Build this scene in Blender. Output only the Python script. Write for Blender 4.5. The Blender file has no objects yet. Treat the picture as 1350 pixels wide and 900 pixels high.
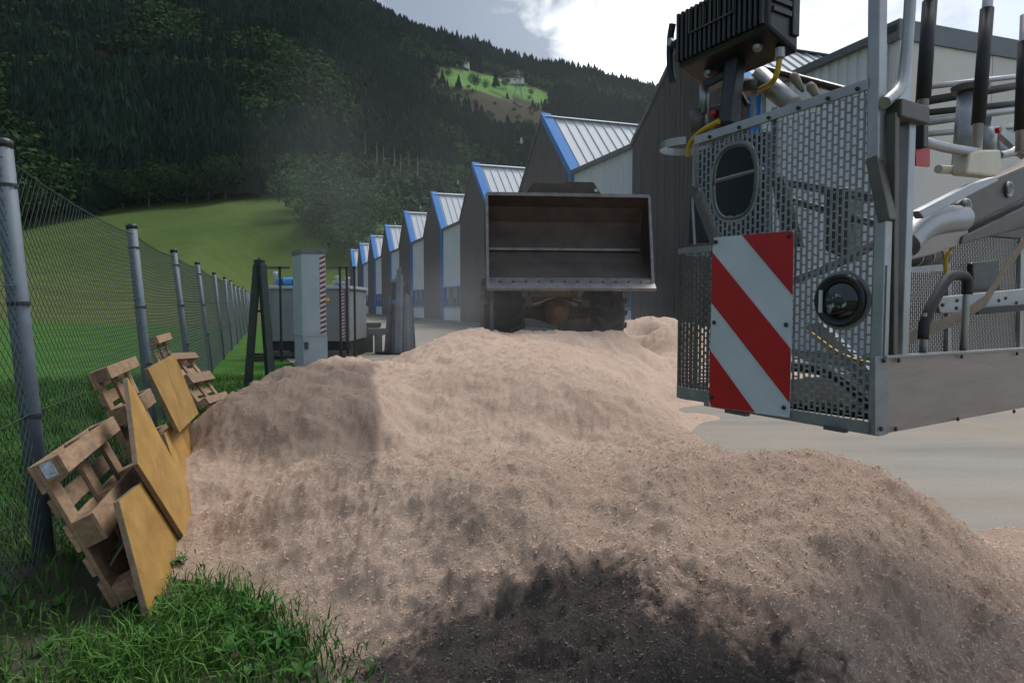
import bpy, bmesh, math, random
import numpy as np
from mathutils import Vector, Matrix
R = math.radians
random.seed(7); rng = np.random.default_rng(7)
scene = bpy.context.scene
COL = scene.collection

# ------------------------------------------------------------------ camera
EYE = 1.5; F = 900.0; PITCH = math.atan(48 / 900)
cam_d = bpy.data.cameras.new('camera'); cam_d.lens = 24; cam_d.sensor_width = 36
cam_d.clip_start = 0.05; cam_d.clip_end = 9000
cam = bpy.data.objects.new('camera', cam_d); COL.objects.link(cam)
cam.location = (0, 0, EYE); cam.rotation_euler = (math.pi / 2 - PITCH, 0, 0)
scene.camera = cam

# ------------------------------------------------------------------ light
SUN_AZ, SUN_EL = R(38), R(60)          # azimuth to the right of straight ahead
SD = Vector((math.sin(SUN_AZ) * math.cos(SUN_EL), math.cos(SUN_AZ) * math.cos(SUN_EL), math.sin(SUN_EL)))
sun_d = bpy.data.lights.new('sun', 'SUN'); sun_d.energy = 2.2; sun_d.angle = R(26); sun_d.color = (1, .95, .88)
sun = bpy.data.objects.new('sun', sun_d); COL.objects.link(sun)
sun.rotation_euler = SD.to_track_quat('Z', 'Y').to_euler(); sun.location = (0, 0, 60)

world = bpy.data.worlds.new('World'); scene.world = world; world.use_nodes = True
nt = world.node_tree; nt.nodes.clear()
def N(tree, typ, **kw):
    n = tree.nodes.new(typ)
    for k, v in kw.items():
        if k.startswith('i_'):
            n.inputs[int(k[2:]) if k[2:].isdigit() else k[2:]].default_value = v
        else: setattr(n, k, v)
    return n
def math_n(tree, op, a, b=None, c=None, clamp=False):
    n = tree.nodes.new('ShaderNodeMath'); n.operation = op; n.use_clamp = clamp
    for i, v in enumerate((a, b, c)):
        if v is None: continue
        if isinstance(v, (int, float)): n.inputs[i].default_value = v
        else: tree.links.new(v, n.inputs[i])
    return n.outputs[0]
def mixc(tree, f, a, b, mode='MIX'):
    n = tree.nodes.new('ShaderNodeMix'); n.data_type = 'RGBA'; n.blend_type = mode
    for s, v in ((n.inputs[0], f), (n.inputs[6], a), (n.inputs[7], b)):
        if isinstance(v, (int, float)): s.default_value = v
        elif isinstance(v, (tuple, list)): s.default_value = (*v[:3], 1)
        else: tree.links.new(v, s)
    return n.outputs[2]
def ramp(tree, f, stops):
    n = tree.nodes.new('ShaderNodeValToRGB'); e = n.color_ramp.elements
    while len(e) < len(stops): e.new(.5)
    for el, (p, c) in zip(e, stops):
        el.position = p; el.color = (c, c, c, 1) if isinstance(c, (int, float)) else (*c, 1)
    tree.links.new(f, n.inputs[0]); return n.outputs[0]

def build_sky():
    t = nt
    tc = N(t, 'ShaderNodeTexCoord')
    sky = N(t, 'ShaderNodeTexSky', sky_type='NISHITA', sun_disc=False, sun_elevation=SUN_EL, sun_rotation=SUN_AZ,
            air_density=1.0, dust_density=1.5, ozone_density=1.0)
    sep = N(t, 'ShaderNodeSeparateXYZ'); t.links.new(tc.outputs['Generated'], sep.inputs[0])
    zz = math_n(t, 'ADD', math_n(t, 'MAXIMUM', sep.outputs[2], 0.0), 0.22)
    comb = N(t, 'ShaderNodeCombineXYZ')
    t.links.new(math_n(t, 'DIVIDE', sep.outputs[0], zz), comb.inputs[0])
    t.links.new(math_n(t, 'DIVIDE', sep.outputs[1], zz), comb.inputs[1])
    mp = N(t, 'ShaderNodeMapping'); mp.inputs['Location'].default_value = (3.15, .4, 0); mp.inputs['Scale'].default_value = (1, .8, 1)
    t.links.new(comb.outputs[0], mp.inputs[0])
    n1 = N(t, 'ShaderNodeTexNoise', i_Scale=1.15, i_Detail=5.0, i_Roughness=.56, i_Distortion=.25); t.links.new(mp.outputs[0], n1.inputs['Vector'])
    n2 = N(t, 'ShaderNodeTexNoise', i_Scale=3.2, i_Detail=5.0, i_Roughness=.6, i_Distortion=.3); t.links.new(mp.outputs[0], n2.inputs['Vector'])
    dens = math_n(t, 'ADD', math_n(t, 'MULTIPLY', n1.outputs[0], .62), math_n(t, 'MULTIPLY', n2.outputs[0], .38))
    dens = math_n(t, 'SUBTRACT', dens, math_n(t, 'MULTIPLY', sep.outputs[0], .16))      # the cover is thicker towards the mountain side
    # brightness of the cloud veil: bright where thin and towards the veiled sun
    dot = N(t, 'ShaderNodeVectorMath', operation='DOT_PRODUCT'); t.links.new(tc.outputs['Generated'], dot.inputs[0])
    gd = Vector((math.sin(R(9)) * math.cos(R(24)), math.cos(R(9)) * math.cos(R(24)), math.sin(R(24))))
    dot.inputs[1].default_value = gd
    glow = math_n(t, 'POWER', math_n(t, 'MAXIMUM', dot.outputs['Value'], 0.0), 42.0)
    thin = ramp(t, dens, [(.40, 1.0), (.47, .6), (.55, 0.0)])
    cl = mixc(t, thin, (1.5, 1.9, 2.5), (4.8, 5.3, 6.0))
    add = mixc(t, math_n(t, 'MULTIPLY', glow, math_n(t, 'ADD', math_n(t, 'MULTIPLY', thin, .9), .1)), (0, 0, 0), (11.0, 10.6, 9.8))
    cl2 = mixc(t, 1.0, cl, add, 'ADD')
    gap = ramp(t, dens, [(.30, .55), (.42, 0.0)])
    col = mixc(t, gap, cl2, sky.outputs[0])
    bg = N(t, 'ShaderNodeBackground'); bg.inputs[1].default_value = 0.14
    t.links.new(col, bg.inputs[0])
    out = N(t, 'ShaderNodeOutputWorld'); t.links.new(bg.outputs[0], out.inputs[0])
build_sky()
vs = scene.view_settings; vs.view_transform = 'Standard'; vs.look = 'None'; vs.gamma = 1; vs.use_curve_mapping = False
vs.exposure = 0.38
cy = scene.cycles
cy.use_denoising = True; cy.use_adaptive_sampling = True; cy.adaptive_threshold = .025; cy.max_bounces = 6; cy.diffuse_bounces = 3; cy.volume_bounces = 1; cy.transparent_max_bounces = 12
cy.volume_step_rate = 3.0; cy.volume_max_steps = 48; cy.sample_clamp_indirect = 6; cy.caustics_reflective = False; cy.caustics_refractive = False

# ------------------------------------------------------------------ pixel helpers (photo pixel -> direction)
CAM = np.array([0, 0, EYE])
def ray(x, y):
    X = (x - 675) / F; Y = -(y - 450) / F
    return np.array([X, math.cos(PITCH) + Y * math.sin(PITCH), -math.sin(PITCH) + Y * math.cos(PITCH)])
def on_z(x, y, z): r = ray(x, y); return CAM + r * (z - EYE) / r[2]
def at_d(x, y, D): r = ray(x, y); return CAM + r * D / r[1]
def on_plane(x, y, p, n): r = ray(x, y); return CAM + r * (np.dot(np.asarray(p) - CAM, n) / np.dot(r, n))

# ------------------------------------------------------------------ numpy noise
def _h(ix, iy, seed):
    n = (ix.astype(np.int64) * 374761393 + iy.astype(np.int64) * 668265263 + seed * 974711) & 0x7fffffff
    n = ((n ^ (n >> 13)) * 1274126177) & 0x7fffffff
    return ((n ^ (n >> 16)) & 0xffff) / 65535.0
def vnoise(x, y, seed=0):
    x = np.asarray(x, float); y = np.asarray(y, float)
    ix = np.floor(x); iy = np.floor(y); fx = x - ix; fy = y - iy
    fx = fx * fx * (3 - 2 * fx); fy = fy * fy * (3 - 2 * fy)
    a = _h(ix, iy, seed); b = _h(ix + 1, iy, seed); c = _h(ix, iy + 1, seed); d = _h(ix + 1, iy + 1, seed)
    return (a + (b - a) * fx) * (1 - fy) + (c + (d - c) * fx) * fy
def fbm(x, y, o=4, seed=0, g=.5):
    s = 0; a = 1; t = 0
    for k in range(o):
        s = s + a * vnoise(x * 2 ** k + 17.3 * k, y * 2 ** k - 9.1 * k, seed + k); t += a; a *= g
    return s / t - .5

# ------------------------------------------------------------------ materials
MATS = {}
def mat(name, col, rough=.7, metal=0.0, var=.0, vscale=6.0, bump=0.0, bscale=40.0, col2=None, stretch=(1, 1, 1), rand=0.0, detail=5.0, spec=.5):
    if name in MATS: return MATS[name]
    m = bpy.data.materials.new(name); m.use_nodes = True; t = m.node_tree
    b = t.nodes['Principled BSDF']; b.inputs['Roughness'].default_value = rough; b.inputs['Metallic'].default_value = metal
    b.inputs['Specular IOR Level'].default_value = spec
    tc = N(t, 'ShaderNodeTexCoord'); mp = N(t, 'ShaderNodeMapping'); mp.inputs['Scale'].default_value = stretch
    t.links.new(tc.outputs['Object'], mp.inputs[0])
    c2 = col2 or tuple(c * (1 - var) for c in col); c1 = col if col2 else tuple(min(1, c * (1 + var)) for c in col)
    n = N(t, 'ShaderNodeTexNoise', i_Scale=vscale, i_Detail=detail, i_Roughness=.62); t.links.new(mp.outputs[0], n.inputs['Vector'])
    f = ramp(t, n.outputs[0], [(.3, 0.0), (.7, 1.0)])
    c = mixc(t, f, c2, c1)
    if rand > 0:
        oi = N(t, 'ShaderNodeObjectInfo')
        k = math_n(t, 'ADD', math_n(t, 'MULTIPLY', oi.outputs['Random'], 2 * rand), 1 - rand)
        hsv = N(t, 'ShaderNodeHueSaturation'); t.links.new(k, hsv.inputs['Value']); t.links.new(c, hsv.inputs['Color']); c = hsv.outputs[0]
    t.links.new(c, b.inputs['Base Color'])
    rr = math_n(t, 'ADD', math_n(t, 'MULTIPLY', n.outputs[0], .25), rough - .12, clamp=True); t.links.new(rr, b.inputs['Roughness'])
    if bump > 0:
        nb = N(t, 'ShaderNodeTexNoise', i_Scale=bscale, i_Detail=6.0, i_Roughness=.65); t.links.new(mp.outputs[0], nb.inputs['Vector'])
        bp = N(t, 'ShaderNodeBump'); bp.inputs['Strength'].default_value = bump; bp.inputs['Distance'].default_value = .02
        t.links.new(nb.outputs[0], bp.inputs['Height']); t.links.new(bp.outputs[0], b.inputs['Normal'])
    MATS[name] = m; return m
M_galv = mat('galvanised', (.235, .25, .265), .55, .5, .22, 14, .08, 30)
M_post = mat('fence_post_steel', (.105, .135, .165), .65, .3, .2, 9, .05)
M_wire = mat('fence_wire', (.035, .055, .05), .6, .3, .2, 5)
M_alu = mat('aluminium', (.33, .34, .355), .45, .75, .18, 8, .04, 60)
M_alu_d = mat('dull_aluminium', (.12, .112, .105), .55, .55, .25, 8, .05, 50)
M_alu_brush = mat('brushed_kick_plate', (.30, .255, .24), .5, .6, .14, 5, .03, 20, stretch=(1, 1, 8))
M_black = mat('black_plastic', (.010, .012, .016), .42, 0, .3, 12, .03, 60)
M_rubber = mat('black_rubber_grip', (.012, .012, .015), .6, 0, .3, 20)
M_navy = mat('dark_navy_cover', (.010, .016, .03), .6, 0, .3, 6)
M_red = mat('red_reflective', (.40, .004, .008), .45, 0, .12, 9)
M_white_refl = mat('white_reflective', (.52, .57, .63), .45, 0, .08, 7)
M_yellow_hose = mat('yellow_hose', (.50, .30, .015), .5, 0, .15, 15)
M_strap = mat('tan_strap', (.22, .17, .13), .85, 0, .2, 30)
M_cream = mat('cream_plastic', (.55, .50, .40), .5, 0, .15, 8)
M_glass_dark = mat('lamp_glass', (.015, .017, .02), .08, 0, .1, 3, spec=.8)
M_lamp_chip = mat('worn_lamp_centre', (.30, .33, .36), .5, .2, .5, 40, .05)
M_wood = mat('pallet_wood', (.36, .23, .13), .8, 0, .3, 9, .3, 40, col2=(.17, .11, .07), stretch=(2.5, .7, 3), rand=.3)
M_board = mat('yellow_shuttering_face', (.42, .25, .065), .55, 0, .2, 6, .12, 30, col2=(.25, .135, .035), rand=.12, detail=9.0)
M_board_edge = mat('shuttering_edge', (.16, .12, .08), .85, 0, .3, 20)
M_sticker = mat('paper_sticker', (.42, .46, .55), .6, 0, .45, 55)
M_dgreen = mat('dark_green_paint', (.010, .022, .018), .5, 0, .3, 8)
M_cab = mat('cabinet_white', (.40, .44, .47), .55, 0, .08, 2.5, 0)
M_cab_d = mat('container_grey', (.22, .24, .25), .6, 0, .12, 2)
M_stripe_r = mat('stripe_dark_red', (.22, .012, .025), .5, 0, .1, 5)
M_stripe_w = mat('stripe_white', (.55, .56, .58), .5, 0, .06, 5)
M_dark_metal = mat('dark_metal', (.035, .038, .042), .6, .4, .25, 6)
M_blue_roll = mat('blue_tarp', (.05, .24, .55), .5, 0, .15, 8)
M_sheet = mat('grey_steel_sheet', (.14, .155, .175), .55, .3, .25, 3, rand=.5)
M_conc = mat('weathered_concrete', (.17, .18, .17), .9, 0, .25, 6, .2, 30)
M_planks = mat('dark_timber_cladding', (.070, .062, .062), .85, 0, .3, 1.2, .15, 12, stretch=(6, 6, .4))
M_hallwhite = mat('white_metal_wall', (.55, .59, .63), .5, .1, .06, .5)
M_roof = mat('pale_metal_roof', (.42, .45, .48), .65, .0, .07, .4)
M_blue = mat('blue_trim', (.018, .17, .48), .8, 0, .1, 1.5)
M_endwall = mat('cream_wall_panel', (.58, .55, .52), .75, 0, .06, .6, rand=.04)
M_flash = mat('grey_flashing', (.13, .14, .15), .5, .4, .15, 2)
M_win = mat('window_glass', (.02, .03, .045), .08, 0, .2, .3, spec=.9)
M_door = mat('brown_door', (.07, .04, .03), .7, 0, .2, 2)
M_bucket = mat('worn_bucket_steel', (.085, .065, .055), .62, .35, .35, 3, .1, 12, col2=(.035, .030, .030))
M_bucket_edge = mat('scraped_bucket_edge', (.17, .165, .165), .5, .6, .3, 6)
M_tyre = mat('dusty_tyre', (.028, .025, .022), .9, 0, .5, 7, .2, 25)
M_loader = mat('dusty_loader_orange', (.27, .15, .065), .75, .1, .35, 4, .1, 15, col2=(.12, .085, .06))
M_loader_d = mat('loader_grime', (.06, .045, .035), .85, .1, .3, 6)
M_bark = mat('bark', (.10, .085, .07), .95, 0, .3, 4)
M_palebark = mat('pale_bark', (.24, .22, .20), .95, 0, .3, 4)

def leaf_mat(name, c1, c2, scale=.06):
    m = bpy.data.materials.new(name); m.use_nodes = True; t = m.node_tree; b = t.nodes['Principled BSDF']
    b.inputs['Roughness'].default_value = .9; b.inputs['Specular IOR Level'].default_value = .04
    g = N(t, 'ShaderNodeNewGeometry')
    n = N(t, 'ShaderNodeTexNoise', i_Scale=scale, i_Detail=3.0); t.links.new(g.outputs['Position'], n.inputs['Vector'])
    f = ramp(t, n.outputs[0], [(.35, 0.0), (.65, 1.0)])
    n2 = N(t, 'ShaderNodeTexWhiteNoise'); 
    t.links.new(g.outputs['Random Per Island'], n2.inputs['Vector'])
    c = mixc(t, f, c1, c2)
    hsv = N(t, 'ShaderNodeHueSaturation'); t.links.new(c, hsv.inputs['Color'])
    t.links.new(math_n(t, 'ADD', math_n(t, 'MULTIPLY', g.outputs['Random Per Island'], .6), .7), hsv.inputs['Value'])
    t.links.new(hsv.outputs[0], b.inputs['Base Color'])
    return m
M_conifer = leaf_mat('conifer_needles', (.007, .020, .014), (.012, .031, .020), .02)
M_leaf = leaf_mat('broadleaf_foliage', (.020, .046, .018), (.040, .080, .028), .03)
M_leaf_l = leaf_mat('pale_shrub_foliage', (.035, .075, .030), (.065, .12, .048), .05)
M_grass = leaf_mat('verge_grass_blades', (.040, .13, .022), (.12, .21, .055), 1.6)
M_weed = leaf_mat('weed_leaf', (.035, .10, .025), (.075, .165, .05), 5)

# ------------------------------------------------------------------ object helpers
WOFF = {}
def prop(o, label=None, cat=None, group=None, kind=None, category=None):
    cat = cat or category
    for k, v in (('label', label), ('category', cat), ('group', group), ('kind', kind)):
        if v: o[k] = v
    return o
def thing(name, loc, label, cat, group=None):
    o = bpy.data.objects.new(name, None); COL.objects.link(o); o.location = loc; o.empty_display_size = .2
    WOFF[o.name] = np.array(loc, float); return prop(o, label, cat, group)
class MB:
    """collects oriented boxes, tubes, prisms in world coordinates"""
    def __init__(s): s.v = []; s.f = []; s.n = 0
    def add(s, verts, faces):
        s.v.append(np.asarray(verts, float).reshape(-1, 3)); s.f += [tuple(i + s.n for i in f) for f in faces]; s.n += len(s.v[-1]); return s
    def box(s, c, ax, ay, az, hx, hy, hz):
        c = np.asarray(c, float); ax, ay, az = (np.asarray(a, float) for a in (ax, ay, az))
        vs = [c + i * hx * ax + j * hy * ay + k * hz * az for k in (-1, 1) for j in (-1, 1) for i in (-1, 1)]
        return s.add(vs, [(0, 2, 3, 1), (4, 5, 7, 6), (0, 1, 5, 4), (2, 6, 7, 3), (0, 4, 6, 2), (1, 3, 7, 5)])
    def abox(s, lo, hi):
        lo = np.asarray(lo, float); hi = np.asarray(hi, float)
        return s.box((lo + hi) / 2, (1, 0, 0), (0, 1, 0), (0, 0, 1), *((hi - lo) / 2))
    def bar(s, a, b, w, h, up=(0, 0, 1)):
        a = np.asarray(a, float); b = np.asarray(b, float); d = b - a; L = np.linalg.norm(d); d = d / L
        up = np.asarray(up, float); x = np.cross(d, up)
        if np.linalg.norm(x) < 1e-4: x = np.cross(d, (1, 0, 0))
        x /= np.linalg.norm(x); y = np.cross(x, d)
        return s.box((a + b) / 2, d, x, y, L / 2, w / 2, h / 2)
    def tube(s, pts, r, n=10, smooth=0, caps=True):
        P = [np.asarray(p, float) for p in pts]
        for _ in range(smooth):
            Q = [P[0]]
            for a, b in zip(P[:-1], P[1:]): Q += [a * .75 + b * .25, a * .25 + b * .75]
            P = Q + [P[-1]]
        rr = r if hasattr(r, '__len__') else [r] * len(P)
        if len(rr) != len(P): rr = list(np.interp(np.linspace(0, 1, len(P)), np.linspace(0, 1, len(rr)), rr))
        vs = []; ref = None
        for i, p in enumerate(P):
            d = P[min(i + 1, len(P) - 1)] - P[max(i - 1, 0)]; d = d / (np.linalg.norm(d) + 1e-12)
            if ref is None:
                ref = np.cross(d, (0, 0, 1)) if abs(d[2]) < .95 else np.cross(d, (1, 0, 0))
            ref = ref - d * np.dot(ref, d); ref = ref / (np.linalg.norm(ref) + 1e-12); y = np.cross(d, ref)
            vs += [p + rr[i] * (math.cos(2 * math.pi * k / n) * ref + math.sin(2 * math.pi * k / n) * y) for k in range(n)]
        fs = [(i * n + k, i * n + (k + 1) % n, (i + 1) * n + (k + 1) % n, (i + 1) * n + k) for i in range(len(P) - 1) for k in range(n)]
        if caps: fs += [tuple(range(n))[::-1], tuple((len(P) - 1) * n + k for k in range(n))]
        return s.add(vs, fs)
    def prism(s, poly, off):
        P = np.asarray(poly, float); off = np.asarray(off, float); n = len(P)
        return s.add(np.vstack([P, P + off]), [tuple(range(n))[::-1], tuple(range(n, 2 * n))] + [(i, (i + 1) % n, n + (i + 1) % n, n + i) for i in range(n)])
    def lathe(s, c, axis, prof, n=24):
        """prof: list of (along axis, radius)"""
        c = np.asarray(c, float); d = np.asarray(axis, float); d = d / np.linalg.norm(d)
        x = np.cross(d, (0, 0, 1)) if abs(d[2]) < .95 else np.cross(d, (1, 0, 0)); x /= np.linalg.norm(x); y = np.cross(d, x)
        vs = [c + a * d + r * (math.cos(2 * math.pi * k / n) * x + math.sin(2 * math.pi * k / n) * y) for a, r in prof for k in range(n)]
        fs = [(i * n + k, i * n + (k + 1) % n, (i + 1) * n + (k + 1) % n, (i + 1) * n + k) for i in range(len(prof) - 1) for k in range(n)]
        fs += [tuple(range(n))[::-1], tuple((len(prof) - 1) * n + k for k in range(n))]
        return s.add(vs, fs)
    def build(s, name, m, parent=None, bevel=0, smooth=False, loc=None, kind=None):
        off = WOFF[parent.name] if parent else np.array(loc if loc is not None else (0, 0, 0), float)
        me = bpy.data.meshes.new(name); V = np.vstack(s.v) - off
        me.from_pydata(V.tolist(), [], s.f); me.materials.append(m)
        bm = bmesh.new(); bm.from_mesh(me); bmesh.ops.recalc_face_normals(bm, faces=bm.faces); bm.to_mesh(me); bm.free()
        if smooth:
            me.polygons.foreach_set('use_smooth', [len(p.vertices) == 4 for p in me.polygons])
        o = bpy.data.objects.new(name, me); COL.objects.link(o); WOFF[o.name] = off
        if parent: o.parent = parent
        elif loc is not None: o.location = loc
        if bevel:
            b = o.modifiers.new('bevel', 'BEVEL'); b.width = bevel; b.segments = 2; b.limit_method = 'ANGLE'
        if kind: o['kind'] = kind
        return o
def raw_mesh(name, V, Fc, m, smooth=False):
    """fast mesh from numpy arrays; Fc is (n,3) or (n,4)"""
    V = np.ascontiguousarray(V, np.float32); Fc = np.ascontiguousarray(Fc, np.int32); k = Fc.shape[1]
    me = bpy.data.meshes.new(name); me.vertices.add(len(V)); me.vertices.foreach_set('co', V.ravel())
    me.loops.add(Fc.size); me.loops.foreach_set('vertex_index', Fc.ravel())
    me.polygons.add(len(Fc)); me.polygons.foreach_set('loop_start', np.arange(0, Fc.size, k, dtype=np.int32))
    me.polygons.foreach_set('use_smooth', np.full(len(Fc), smooth, bool))
    me.update(calc_edges=True); me.materials.append(m); return me
def link(name, me, **kw):
    o = bpy.data.objects.new(name, me); COL.objects.link(o); WOFF[o.name] = np.zeros(3); return prop(o, **kw)
def vattr(me, name, arr):
    a = me.attributes.new(name, 'FLOAT', 'POINT'); a.data.foreach_set('value', np.ascontiguousarray(arr, np.float32))

# ================================================================== GROUND AND MOUNTAIN
PXS = np.array([-2500, -700, -200, 0, 150, 300, 400, 470, 550, 640, 720, 780, 860, 1000, 1200, 1500, 2500, 6000])
SKYH = np.array([300, 520, 560, 560, 520, 470, 425, 378, 352, 322, 302, 290, 272, 255, 235, 200, 130, 60])
RR = np.array([600, 620, 640, 650, 680, 720, 800, 900, 1050, 1200, 1300, 1400, 1500, 1550, 1600, 1700, 1800, 1900])
EDGE = np.array([60, 60, 75, 92, 120, 142, 146, 130, 95, 60, 40, 35, 30, 25, 20, 15, 10, 5])   # px above horizon of the wood's lower edge at r=250
S0 = (-.3318, .9434); Q0 = (.9434, .3318); FB0 = (-2.765, 3.985)
def terrain(x, y):
    x = np.asarray(x, float); y = np.asarray(y, float)
    r = np.hypot(x, y); az = np.arctan2(x, y)
    azc = np.clip(az, R(-78), R(78)); px = 675 + 900 * np.tan(azc); ca = np.cos(azc)
    sh = np.interp(px, PXS, SKYH); rr = np.interp(px, PXS, RR); eh = np.interp(px, PXS, EDGE)
    r0, re = 45.0, 250.0
    ze = 1.5 + eh / 900 * re * ca; zr = 1.5 + sh / 900 * rr * ca
    t1 = np.clip((r - r0) / (re - r0), 0, 1); t2 = np.clip((r - re) / (rr - re), 0, None)
    z = ze * t1 ** 1.75
    z = np.where(r > re, ze + (zr - ze) * np.where(t2 < 1, t2 ** 1.04, 1 - .35 * (t2 - 1)), z)
    z = z + np.clip((r - 150) / 400, 0, 1) * (fbm(x / 130, y / 130, 4, 3) * 46) + np.clip((r - 50) / 200, 0, 1) * fbm(x / 40, y / 40, 3, 9) * 4
    dl = (x - FB0[0]) * Q0[0] + (y - FB0[1]) * Q0[1]; al = (x - FB0[0]) * S0[0] + (y - FB0[1]) * S0[1]
    z = z * (1 - np.clip((dl + 14) / 12, 0, 1) * np.clip((190 - al) / 50, 0, 1))
    side = np.clip((R(95) - np.abs(az)) / R(25), 0, 1)
    return np.maximum(z * side, 0) - 0.012
def pix(x, y, z):
    D = y * math.cos(PITCH) - (z - EYE) * math.sin(PITCH); U = y * math.sin(PITCH) + (z - EYE) * math.cos(PITCH)
    D = np.maximum(D, .01); return 675 + 900 * x / D, 450 - 900 * U / D
def in_poly(px, py, poly):
    P = np.array(poly, float); ins = np.zeros(np.shape(px), bool); j = len(P) - 1
    for i in range(len(P)):
        c = ((P[i, 1] > py) != (P[j, 1] > py)) & (px < (P[j, 0] - P[i, 0]) * (py - P[i, 1]) / (P[j, 1] - P[i, 1] + 1e-9) + P[i, 0])
        ins ^= c; j = i
    return ins
MEADOW = [(574, 94), (600, 90), (650, 101), (690, 110), (722, 122), (722, 136), (690, 133), (640, 125), (578, 113)]
SCRUB = [(596, 120), (650, 126), (716, 138), (724, 168), (660, 178), (600, 150)]
CLEARCUT = [(52, 92), (95, 66), (140, 64), (160, 86), (196, 112), (190, 128), (150, 120), (100, 100)]
HILLTOP = [(-400, 300), (0, 322), (110, 284), (180, 282), (260, 262), (330, 255), (395, 258), (410, 300), (440, 340), (520, 372), (800, 392), (1400, 400), (1400, 460), (-400, 460)]
def build_ground():
    azs = np.concatenate([np.linspace(-180, -52, 40, endpoint=False), np.linspace(-52, 52, 420, endpoint=False), np.linspace(52, 180, 40, endpoint=False)]) * math.pi / 180
    rs = np.concatenate([[0.02], np.geomspace(.8, 40, 26), np.geomspace(43, 2600, 150)])
    A, Rr = np.meshgrid(azs, rs); X = Rr * np.sin(A); Y = Rr * np.cos(A); Z = terrain(X, Y)
    n = len(azs); m = len(rs); idx = np.arange(n * m).reshape(m, n)
    a = idx[:-1]; b = np.roll(idx, -1, 1)[:-1]; c = np.roll(idx, -1, 1)[1:]; d = idx[1:]
    Fc = np.stack([a, b, c, d], -1).reshape(-1, 4)[:, ::-1]
    px, py = pix(X, Y, Z); front = Y > 5
    px = px + fbm(X / 25, Y / 25, 3, 21) * 14; py = py + fbm(X / 25, Y / 25, 3, 31) * 10
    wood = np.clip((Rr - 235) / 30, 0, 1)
    wood = np.where(front & in_poly(px, py, MEADOW), -1.0, wood)
    cut = np.where(front & (in_poly(px, py, SCRUB) | in_poly(px, py, CLEARCUT)), 1.0, 0.0)
    m_ = bpy.data.materials.new('meadow_and_wood_floor'); m_.use_nodes = True; t = m_.node_tree; bs = t.nodes['Principled BSDF']
    bs.inputs['Roughness'].default_value = .95; bs.inputs['Specular IOR Level'].default_value = .1
    g = N(t, 'ShaderNodeNewGeometry')
    at = N(t, 'ShaderNodeAttribute', attribute_name='wood'); ac = N(t, 'ShaderNodeAttribute', attribute_name='cut')
    n1 = N(t, 'ShaderNodeTexNoise', i_Scale=.045, i_Detail=6.0, i_Roughness=.6); t.links.new(g.outputs['Position'], n1.inputs['Vector'])
    n2 = N(t, 'ShaderNodeTexNoise', i_Scale=.9, i_Detail=6.0, i_Roughness=.7); t.links.new(g.outputs['Position'], n2.inputs['Vector'])
    sep = N(t, 'ShaderNodeSeparateXYZ'); t.links.new(g.outputs['Position'], sep.inputs[0])
    far = ramp(t, math_n(t, 'DIVIDE', math_n(t, 'ADD', sep.outputs[1], math_n(t, 'MULTIPLY', n1.outputs[0], 26)), 260), [(.235, 0.0), (.25, 1.0)])   # a mown strip beyond the lush field
    lush = mixc(t, ramp(t, n2.outputs[0], [(.3, 0.0), (.7, 1.0)]), (.030, .105, .015), (.055, .155, .026))
    mown = mixc(t, ramp(t, n1.outputs[0], [(.35, 0.0), (.65, 1.0)]), (.070, .098, .026), (.105, .118, .038))
    hill = mixc(t, ramp(t, n1.outputs[0], [(.35, 0.0), (.65, 1.0)]), (.045, .088, .018), (.078, .118, .026))
    fh = ramp(t, math_n(t, 'DIVIDE', sep.outputs[2], 40), [(.06, 0.0), (.30, 1.0)])
    field = mixc(t, far, lush, mixc(t, fh, mown, hill))
    n5 = N(t, 'ShaderNodeTexNoise', i_Scale=.28, i_Detail=8.0, i_Roughness=.75); t.links.new(g.outputs['Position'], n5.inputs['Vector'])
    field = mixc(t, math_n(t, 'MULTIPLY', ramp(t, n5.outputs[0], [(.40, 0.0), (.62, 1.0)]), .6), field, (.050, .065, .018))
    field = mixc(t, math_n(t, 'MULTIPLY', ramp(t, n2.outputs[0], [(.52, 0.0), (.72, 1.0)]), .5), field, (.11, .15, .05))
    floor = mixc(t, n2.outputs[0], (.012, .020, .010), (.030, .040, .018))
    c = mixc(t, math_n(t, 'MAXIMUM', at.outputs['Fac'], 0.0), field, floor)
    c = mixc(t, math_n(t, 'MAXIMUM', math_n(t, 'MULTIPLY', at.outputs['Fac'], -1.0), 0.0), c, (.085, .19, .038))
    c = mixc(t, ac.outputs['Fac'], c, mixc(t, n2.outputs[0], (.030, .030, .016), (.055, .042, .028)))
    t.links.new(c, bs.inputs['Base Color'])
    bp = N(t, 'ShaderNodeBump'); bp.inputs['Strength'].default_value = .6; bp.inputs['Distance'].default_value = .15
    t.links.new(n2.outputs[0], bp.inputs['Height']); t.links.new(bp.outputs[0], bs.inputs['Normal'])
    me = raw_mesh('ground', np.stack([X, Y, Z], -1).reshape(-1, 3), Fc, m_, True)
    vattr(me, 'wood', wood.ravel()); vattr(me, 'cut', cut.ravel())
    link('ground', me, kind='structure', label='green valley field rising into a wooded mountain side')
build_ground()

# street direction and the line of the halls
S = np.array([-.3522, 1.0014, 0]); S /= np.linalg.norm(S); Q = np.array([S[1], -S[0], 0]); UP = np.array([0, 0, 1.0])
FB = np.array([-2.765, 3.985, 0.0])        # foot of the first fence post
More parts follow.
